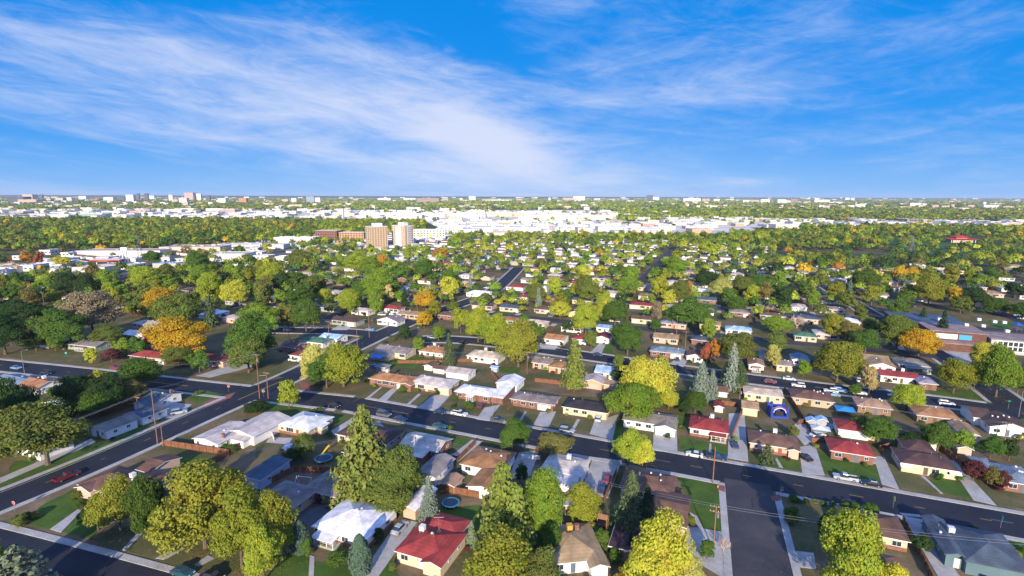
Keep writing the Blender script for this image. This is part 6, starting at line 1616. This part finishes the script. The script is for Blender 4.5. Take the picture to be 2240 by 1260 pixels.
for a in [(1149,1338,471,481,60,W_,'huge white warehouse stretching along the plain'), (1065,1120,464,474,60,(.52,.40,.35),'brick and white mall block left of the huge white warehouse'), (1120,1148,465,474,60,(.50,.40,.33),'tan brick block touching the huge white warehouse'), (800,1062,468,476,60,(.66,.63,.60),'very long white warehouse with dark dock doors'), (560,618,464,475,60,W_,'long white shed at the foot of the left plain'),
          (744,751,457,476,10,W_,'slim white storage tower in the plain'), (1030,1175,498,508,60,W_,'broad white warehouse right of the twin towers'), (970,1050,502,511,50,W_,'white warehouse directly behind the yellow paneled flats'), (66,172,479,484,30,W_,'long low white roof at the edge of the left trees'), (170,225,468,475,40,(.16,.38,.32),'green sided building on the left plain'), (1700,1900,492,500,40,W_,'long white retail block in the right plain'), (1960,2200,497,503,30,(.66,.6,.55),'very long pale wall building in the right plain'), (2100,2120,455,460,20,W_,'small white block above the right trees')]:
    block(*a[:6], 'warehouse', 'warehouse', a[6], 'stucco', units=3)
TOW = '''16 56 427 444 dark|36 84 434 446 pink|47 75 422 435 tan|86 94 423 436 dark|145 158 430 440 white|120 140 431 441 tan|170 191 427 437 white|194 218 434 441 brick|160 178 446 454 tan|225 250 429 442 white|250 275 428 440 dark|275 294 422 443 white|299 306 419 431 dark|316 325 419 431 dark|322 339 426 437 white|369 379 423 435 white|376 390 434 445 tan|391 410 430 446 white|400 412 440 452 tan|402 425 417 430 pink|430 441 420 430 white|450 460 424 430 dark|476 495 431 447 white|522 540 431 446 orange|616 631 434 444 tan|637 649 431 445 white|670 688 426 446 blue|689 701 429 446 white|772 784 434 440 pink|826 855 432 440 white|883 909 432 439 white|911 961 431 445 brown|967 980 433 440 pink|1027 1040 427 440 white|1006 1012 432 440 white|1055 1118 436 441 white|1130 1142 434 440 pink|1200 1204 430 440 white|1232 1255 431 440 pink|1255 1278 427 439 white|1361 1375 432 439 blue|1416 1427 424 440 dark|1427 1440 429 440 white|1497 1530 432 442 white|1537 1551 433 442 pink|1562 1573 434 442 white|1499 1504 441 452 tan|1450 1460 460 469 white|1476 1494 461 466 white|1626 1637 436 444 white|1640 1665 436 444 pink|1665 1682 434 445 white|1702 1718 434 446 white|1718 1728 437 446 white|1730 1743 432 446 brown|1782 1790 431 445 white|1790 1812 435 445 white|1760 1772 439 446 pink|1816 1840 441 447 white|1805 1815 447 455 orange|1792 1803 448 455 white|1850 1857 431 439 white|1862 1868 432 439 white|1855 1868 448 455 white|1870 1873 440 455 tan|1873 1891 445 455 white|1913 1928 448 454 pink|1961 1992 451 456 tan|1992 2011 442 453 white|2011 2026 444 452 white|2040 2052 447 456 pink|2060 2072 449 457 tan|2081 2087 445 456 tan|2118 2130 447 456 pink|2154 2182 447 456 white|2151 2156 440 450 white|2170 2194 444 449 white|2196 2216 450 457 tan|2228 2240 456 460 white|30 44 441 447 white|90 120 440 446 white|100 112 432 440 tan|205 222 440 446 white|240 262 447 452 pink|312 328 442 449 pink|350 362 441 448 white|430 446 448 453 tan|575 588 444 449 white|640 662 446 455 tan|745 760 441 446 white|1300 1312 433 439 white|1330 1345 435 440 pink|1590 1604 435 441 white|1910 1925 437 442 white|2090 2110 437 442 tan'''
KC = dict(dark=(.07,.08,.10), pink=(.55,.40,.34), tan=(.58,.46,.33), white=(.78,.77,.76), brick=(.36,.14,.10), orange=(.55,.24,.11), blue=(.25,.34,.46), brown=(.30,.22,.18))
KN = dict(dark='dark', pink='pinkish', tan='tan', white='white', brick='brick red', orange='orange', blue='blue glass', brown='brown')
for l in TOW.split('|'):
    pass
q = TOW.replace('\n', '|').split('|')
for l in q:
    a = l.split()
    u0, u1, vt, vb = map(float, a[:4]); Y = un((u0+u1)/2, vb)[1]
    if Y > 8200: vb = pr(0, 8200)[1]
    vt = vb - (vb - vt)*.8; t = block(u0, u1, vt, vb, max(14, (u1-u0)*un(0, vb)[1]/F*.5), KC[a[4]], 'tower_block' if (vb-vt) > .8*(u1-u0) else 'office_block', 'tower' if (vb-vt) > .8*(u1-u0) else 'office block', None, 'facade' if a[4] != 'white' else 'facade2', 0, tuple(x*.9 for x in KC[a[4]]), 1, KN[a[4]], par=1.0)
# the pair of apartment towers
def apt_tower(u, vb, vt, w, d, ang, label, wallc, cols, rows_, cap=True, panel=None):
    X, Y = un(u, vb); h = ztop(X, Y, vt); t = thing('apartment_tower', 'tower', (X, Y, 0), R(ang), label, None, z=h/2)
    ob('wall', MB().box(0, 0, 0, w, d, h).mesh('wall', MT['stucco']), t, col=wallc)
    ob('roof', MB().box(0, 0, h+.003, w+.4, d+.4, 1.0).mesh('roof', MT['paint']), t, col=(.6,.55,.5))
    ob('roof_house', MB().box(0, 1, h+1.003, w*.45, d*.5, 4).mesh('roof_house', MT['paint']), t, col=(.72,.71,.7))
    fh = h/rows_
    for j in range(rows_):
        for i in range(cols[0]):
            if panel and panel[0] <= i < panel[1]: continue
            ob('window', WBOX, t, (-w/2 + w*(i+.5)/cols[0], -d/2 - .02, fh*j + fh*.32), 0, None, (w/cols[0]*.4, .2, fh*.42))
        for i in range(cols[1]): ob('window', WBOX, t, (w/2 + .02, -d/2 + d*(i+.5)/cols[1], fh*j + fh*.32), 0, None, (.2, d/cols[1]*.42, fh*.42))
    if panel: ob('white_panel', MB().box(-w/2 + w*(panel[0]+panel[1])/2/cols[0], -d/2-.15, 0, w/cols[0]*(panel[1]-panel[0])*.95, .3, h*.93).mesh('white_panel', MT['paint']), t, col=(.78,.77,.76))
    return t, w, d, h
apt_tower(825, 542, 496, 19, 24, -50, 'orange tan apartment tower on the left of the pair', (.54,.39,.25), (3, 6), 11)
t, w, d, h = apt_tower(882, 538, 494, 24, 19, -30, 'white and tan apartment tower with stacked balconies', (.57,.43,.31), (7, 2), 11, panel=(2, 5))
for j in range(11): ob('balcony', MB().box(w/2 + .7, 0, h*j/11 + .8, 1.4, d*.5, 1.1).mesh('balcony', MT['trim']), t)
block(688, 739, 505, 527, 18, (.42,.19,.12), 'apartment_block', 'apartments', 'red brick apartment block with a projecting left wing', 'brick', -8, (.45,.40,.38), 2, win=(9, 4, 0)); block(741, 797, 509, 528, 18, (.50,.27,.17), 'apartment_block', 'apartments', 'pale brick apartment block next to the tan tower', 'stucco', -4, (.45,.40,.38), 2, win=(9, 4, 0))
t = block(904, 974, 503, 524, 16, (.76,.75,.73), 'apartment_block', 'apartments', 'white apartment block with yellow panels beside the balcony tower', 'stucco', 4, (.7,.7,.7), 2, win=(10, 4, 0))
for x in (-.32, .05, .3): ob('yellow_panel', MB().box(x*48, -8.25, 1, 3.5, .4, 10).mesh('yellow_panel', MT['paint']), t, col=(.55,.38,.08))
# shopping strip
for a in [(172,350,549,563,24,(.66,.64,.62),'long white strip mall with a brown stone roof',(.42,.34,.30)), (350,482,541,556,30,(.60,.46,.38),'long tan strip mall joining the white one',(.5,.38,.32)), (482,620,536,545,26,W_,'low pale strip of shops behind the round green trees',(.6,.55,.5)), (455,540,556,572,24,W_,'low white store at the end of the car park',(.55,.5,.46)), (160,230,586,603,18,W_,'white flat roofed store by the shopping road',(.6,.5,.4)), (335,386,577,588,12,(.5,.42,.36),'blue roofed diner in the car park',(.20,.34,.55)), (386,404,586,596,8,W_,'little white annex right of the blue roofed diner',(.75,.75,.75)),
          (0,16,591,604,10,W_,'white box shed at the far left road',(.7,.7,.7)), (118,150,598,610,12,W_,'white restaurant beside the orange sign',(.7,.65,.6)), (92,122,602,610,10,(.75,.36,.02),'orange fronted restaurant by the asphalt lot',(.6,.4,.2)), (600,690,520,536,22,W_,'long white store left of the pale brick flats',(.7,.7,.7)), (640,715,540,549,16,W_,'low white store roofs left of the tan tower',(.7,.7,.7)), (1062,1112,512,520,20,W_,'long white roofed shed behind the central lime trees',(.8,.78,.75)), (988,1010,512,520,14,W_,'small white gabled hall near the yellow paneled flats',(.8,.8,.8))]:
    block(*a[:6], 'shop_building', 'shop', a[6], 'stucco', 3, a[7], 3)
rq = random.Random(9); sp_ = []
for _ in range(900):
    if len(sp_) >= 30: break
    u = rq.uniform(-10, 720); v = rq.uniform(541, 590) + max(0, 400-u)*.045; wv = rq.uniform(14, 44)
    if any(abs(u-a) < (wv+b)/2 + 5 and abs(v-c) < 9 for a, b, c in sp_) or 160 < u < 480 and v < 568: continue
    sp_.append((u, wv, v)); Yb = un(u, v)[1]
    block(u-wv/2, u+wv/2, v - rq.uniform(4, 5.5)*F/Yb, v, rq.uniform(12, 22), rq.choice((W_, W_, (.66,.6,.52), (.5,.36,.28), (.6,.6,.62))), 'shop_building', 'shop', None, rq.choice(('stucco', 'facade2')), rq.choice((0, -5, 6)), rq.choice(((.6,.58,.56), (.45,.38,.33), (.7,.7,.7), (.3,.4,.5))), 2, 'low flat roofed')
mb = MB(); rq = random.Random(4)
for _ in range(300):      # small pale buildings scattered through the far woods
    v = 432.6 + 27*rq.random()**1.6; u = rq.uniform(-20, 2260); X, Y = un(u, v); k = Y/2500
    mb.box(X, Y, 0, rq.uniform(14, 40)*k**.8, rq.uniform(12, 25), rq.uniform(9, 15)*max(1, k**.45), rq.choice((0, 0, 1, 2)))
kind(mb.build('distant_buildings', [m_plain('far_wall_white', (.72, .71, .69)), m_plain('far_wall_tan', (.55, .43, .33)), m_plain('far_wall_grey', (.42, .43, .46))]), 'stuff')
X, Y = un(237, 580); t = thing('fuel_canopy', 'canopy', (X, Y, 0), R(4), 'red edged fuel station canopy beside the shopping road')
ob('canopy', MB().box(0,0,5,30,10,1.2).mesh('canopy', MT['paint']), t, col=(.5,.05,.05)); ob('canopy_top', MB().box(0,0,6.203,29,9,.1).mesh('canopy_top', MT['paint']), t, col=(.7,.68,.66))
for x in (-11, 0, 11): ob('pillar', MB().box(x,0,0,.8,.8,5).mesh('pillar', MT['paint']), t, col=(.6,.6,.6))
X, Y = un(274, 572); t = thing('price_pylon', 'sign pylon', (X, Y, 0), 0, 'tall white twin legged pylon behind the fuel canopy', None)
for x in (-2, 2): ob('leg', MB().box(x,0,0,1.2,1.2,14).mesh('leg', MT['trim']), t)
ob('sign_plate', MB().box(0,0,12,7,.8,3.5).mesh('sign_plate', MT['trim']), t)
X, Y = un(90, 606); t = thing('roadside_sign', 'sign', (X, Y, 0), 0, 'round orange restaurant sign on a pole beside the asphalt lot')
ob('post', MB().tube((0,0,0),(0,0,8),.2,n=8).mesh('post', MT['metal']), t); ob('sign_plate', MB().tube((0,-.3,8.5),(0,.3,8.5),2.2,n=16).mesh('sign_plate', MT['sign']), t, col=(.75,.25,.01))
X, Y = un(37, 602); t = thing('roadside_sign', 'sign', (X, Y, 0), 0, 'small orange sign on a pole further along the shopping road')
ob('post', MB().tube((0,0,0),(0,0,6),.18,n=8).mesh('post', MT['metal']), t); ob('sign_plate', MB().box(0,0,6,2.6,.4,2.2).mesh('sign_plate', MT['sign']), t, col=(.75,.32,.02))
Hs((8,637), (76,640), 16, G, 'pale', 'yellow', 'large pale gabled hall at the far left road', ang=20, he=5, p=.2, vents=0, wins=False, name='hall', cat='hall')
# school
X, Y = un(2105, 765)
def bx(t, x, y, w, d, h, mat, col, rcol, z0=0):
    ob('wall', MB().box(x, y, z0, w, d, h).mesh('wall', MT[mat]), t, col=col); ob('roof', MB().box(x, y, z0+h+.003, w+.9, d+.9, .35).mesh('roof', MT['roof']), t, col=rcol)
t = thing('school_building', 'school', (X, Y, 0), GA, 'long brick school with a white and blue banner on its front')
bx(t, -2, 10, 22, 18, 8, 'brick2', None, (.27,.20,.19)); bx(t, 22, 6, 24, 14, 6.6, 'stucco', (.42,.40,.40), (.26,.21,.21)); bx(t, -6, 34, 30, 26, 7.2, 'brick2', None, (.06,.10,.17)); bx(t, 46, 4, 24, 12, 5.4, 'brick2', None, (.26,.21,.21)); bx(t, -3, -2.6, 18, 5, 3.6, 'brick2', None, (.30,.2,.18))
ob('banner', MB().box(-6.5,.93,4.6,8.5,.1,2.4).mesh('banner', MT['paint']), t, col=(.70,.72,.76)); ob('banner', MB().box(.8,.93,4.6,5.0,.1,2.4).mesh('banner', MT['paint']), t, col=(.04,.30,.52))
for i in range(7):
    for j in range(2): ob('window', WBOX, t, (13.5 + i*1.9, -1.02, 1.6 + j*2.3), 0, None, (1.5, .12, 1.9))
ob('window_frame', MB().box(19.2, -1.0, 1.2, 14.4, .1, 5.0).mesh('window_frame', MT['trim']), t)
for k in range(7): ob('roof_unit', MB().box(rnd.uniform(-15, 30), rnd.uniform(8, 36), 8.3, 1.6, 1.6, 1.2).mesh('roof_unit', MT['trim']), t)
X, Y = un(2223, 726); t = thing('climbing_tower', 'climbing tower', (X, Y, 0), 0, 'blue climbing frame on the school field')
for x in (-1.5, 1.5):
    for y in (-1.5, 1.5): ob('leg', MB().tube((x,y,0),(x,y,4),.12,n=6).mesh('leg', MT['paint']), t, col=(.02,.08,.4))
ob('roof', MB().add([(-2,-2,4),(2,-2,4),(2,2,4),(-2,2,4),(0,0,5.5)], [(0,1,4),(1,2,4),(2,3,4),(3,0,4),(3,2,1,0)]).mesh('roof', MT['paint']), t, col=(.02,.08,.4)); ob('deck', MB().box(0,0,1.8,3,3,.2).mesh('deck', MT['paint']), t, col=(.4,.03,.03))
# red roofed pavilion in the park
X, Y = un(2106, 531); t = thing('park_pavilion', 'pavilion', (X, Y, 0), R(-6), 'park pavilion with a wide red roof in two tiers')
ob('wall', MB().box(0,8,0,30,16,6).mesh('wall', MT['stucco']), t, col=(.6,.45,.32)); ob('upper_wall', MB().box(0,8,6.6,16,10,2.2).mesh('upper_wall', MT['stucco']), t, col=(.6,.45,.32))
m = MB(); roof_part(m, 0, 8, 44, 22, 'hip', 'x', 5.6, .12, 1.0, .4); ob('roof', m.mesh('roof', [MT['roof'], MT['tail']]), t, col=(.45,.05,.04))
m = MB(); roof_part(m, 0, 8, 20, 12, 'hip', 'x', 8.6, .45, 1.2, .3); ob('roof', m.mesh('roof', [MT['roof'], MT['tail']]), t, col=(.40,.03,.06))
for x in (-18, -10, 10, 18): ob('pillar', MB().box(x,-1,0,.7,.7,5.4).mesh('pillar', MT['trim']), t)
# lattice pylons
def pylon(u, vb, vt, wpx, label):
    X, Y = un(u, vb); h = ztop(X, Y, vt); w = wpx*depth(X, Y)/F; t = thing('power_pylon', 'pylon', (X, Y, 0), .3, label, None, z=h/2)
    def at(k, z): a = math.pi/4 + k*math.pi/2; r = w*.7*(1 - .86*z/h); return (r*math.cos(a), r*math.sin(a), z)
    for k in range(4): ob('leg', MB().path([at(k, 0), at(k, h*.98)], [.2, .1], 4).mesh('leg', MT['steel']), t)
    m = MB(); L = [0, .16, .31, .45, .58, .7, .81, .9, .97]
    for a, b_ in zip(L, L[1:]):
        for k in range(4): m.tube(at(k, a*h), at((k+1) % 4, b_*h), .06, n=4); m.tube(at((k+1) % 4, a*h), at(k, b_*h), .06, n=4)
    ob('lattice', m.mesh('lattice', MT['steel']), t)
    for z in (.66, .8, .93): ob('crossarm', MB().path([(-w*.75, 0, h*z), (0, 0, h*z+1.0), (w*.75, 0, h*z)], [.1, .25, .1], 4).mesh('crossarm', MT['steel']), t)
    return X, Y, h
a = pylon(1991, 562, 514, 12, 'lattice power pylon in front of the park trees'); b_ = pylon(307, 566, 514, 10, 'lattice power pylon behind the strip mall car park'); c_ = pylon(1224, 520, 496, 3, 'thin brown mast over the white roofs')
# ------------------------------------------------------------------ labels for everything that has none yet
LM = [('orange tan tower', 825, 530), ('balcony tower', 882, 527), ('red brick apartments', 713, 520), ('yellow paneled apartments', 940, 518), ('strip mall', 260, 556), ('tan strip mall', 415, 550), ('blue roofed diner', 360, 584), ('fuel station canopy', 237, 578), ('orange restaurant sign', 90, 600), ('park pavilion', 2106, 526), ('park pylon', 1991, 545), ('strip mall pylon', 307, 545), ('brick school', 2110, 745),
      ('great golden tree', 397, 740), ('dry brown tree', 205, 690), ('red hip roofed brick house', 320, 785), ('crossroads stop sign', 577, 868), ('bright lime corner tree', 752, 800), ('terracotta roofed house', 845, 672), ('round golden street tree', 932, 660), ('street bend pole', 965, 650), ('white roofed bend house', 1050, 640), ('red tree', 1550, 775), ('carport house', 1458, 770), ('big dark crowned tree', 1500, 690), ('pale pine', 1255, 805), ('green hip roofed house', 1763, 730), ('bare pinkish tree', 1743, 700), ('golden school tree', 2008, 750), ('long red roof', 1970, 820), ('bounce castle', 1700, 895), ('crimson roof', 1550, 925), ('tallest spruce', 801, 990), ('railed porch cottage', 740, 1165), ('huge yellow tree', 1440, 1220), ('huge yellow green tree', 1858, 1200), ('white carport', 1095, 870), ('red hip roofed garage', 1865, 935), ('teal house', 2100, 1200), ('corner house', 230, 1070), ('orange roofed far left house', 60, 840), ('slate blue garage', 300, 905), ('huge white warehouse', 1243, 472), ('very long white warehouse', 930, 470), ('blue glass tower', 679, 436), ('dark leaning tower', 1421, 432), ('brown block row', 936, 438), ('long pale wall building', 2080, 500), ('orange brick tower block', 531, 439), ('wide white block', 2001, 448), ('far dark street crossing', 1890, 672), ('thin silvery spruce', 1178, 650), ('thin cypress', 1858, 630), ('white far left shed', 8, 598)]
ORD = ['nearest', 'second nearest', 'third nearest', 'fourth nearest', 'fifth nearest', 'sixth nearest', 'seventh nearest', 'eighth nearest', 'ninth nearest', 'tenth nearest', 'eleventh nearest', 'twelfth nearest', 'thirteenth nearest', 'fourteenth nearest', 'fifteenth nearest', 'sixteenth nearest', 'seventeenth nearest', 'eighteenth nearest', 'nineteenth nearest', 'twentieth nearest']
GRP = dict(house='single storey suburban houses', garage='detached garages', shed='backyard sheds', tree='broadleaf trees of the suburb', conifer='conifers of the suburb', shrub='garden shrubs', warehouse='flat roofed buildings on the plain', tower='towers on the horizon', car='parked cars', pole='wooden utility poles', cable='power cables between the wooden poles', fence='yard fences', van='parked vans', pickup='pickups')
GRP['office block'] = 'office blocks on the horizon'
todo = {}
for o, adj, noun, z in THINGS:
    if 'group' not in o and o['category'] in GRP: o['group'] = GRP[o['category']]
    if 'label' in o: continue
    u, v = pr(o.location.x, o.location.y, z); sv = 14 + max(0, v-429)*.22
    d, nm, lu, lv = min((((u-a)/90)**2 + ((v-b)/sv)**2, n, a, b) for n, a, b in LM)
    dx, dy = (u-lu)/90, (v-lv)/sv
    side = ('left of' if dx < 0 else 'right of') if abs(dx) > abs(dy) else ('behind' if dy < 0 else 'in front of')
    todo.setdefault((adj, noun, side, nm), []).append((d, o))
for (adj, noun, side, nm), L in todo.items():
    L.sort(key=lambda q: q[0])
    for k, (d, o) in enumerate(L):
        base = f'{adj + " " if adj else ""}{noun} {side} the {nm}'
        if len(L) > 1 or len(base.split()) < 4: base += ', ' + ORD[min(k, len(ORD)-1)] + ('' if len(base.split()) > 10 else ' such one' if k == 0 else ' of its kind')
        o['label'] = base
import collections
cn = collections.Counter(o['label'] for o, *_ in THINGS); print('dup labels', [(k, n) for k, n in cn.items() if n > 1][:12], 'things', len(THINGS), 'longest', max(len(k.split()) for k in cn))
# air
if HAZE > 0:
    hm = bpy.data.materials.new('haze_air'); hm.use_nodes = True; ht = hm.node_tree; ht.nodes.remove(ht.nodes['Principled BSDF'])
    pv = ht.nodes.new('ShaderNodeVolumePrincipled'); pv.inputs['Density'].default_value = HAZE; pv.inputs['Color'].default_value = HAZE_COL; pv.inputs['Anisotropy'].default_value = 0
    ht.links.new(pv.outputs[0], ht.nodes['Material Output'].inputs['Volume'])
    kind(ob('haze', MB().add([(x, y, z) for z in (-1, 130) for x, y in ((-15000, -150), (15000, -150), (15000, 12000), (-15000, 12000))], [(3,2,1,0), (4,5,6,7), (0,1,5,4), (1,2,6,5), (2,3,7,6), (3,0,4,7)]).mesh('haze', hm)), 'stuff')
print(collections.Counter(o.name.split('.')[0] for o, *_ in THINGS).most_common(30))
print('objects', len(bpy.data.objects))
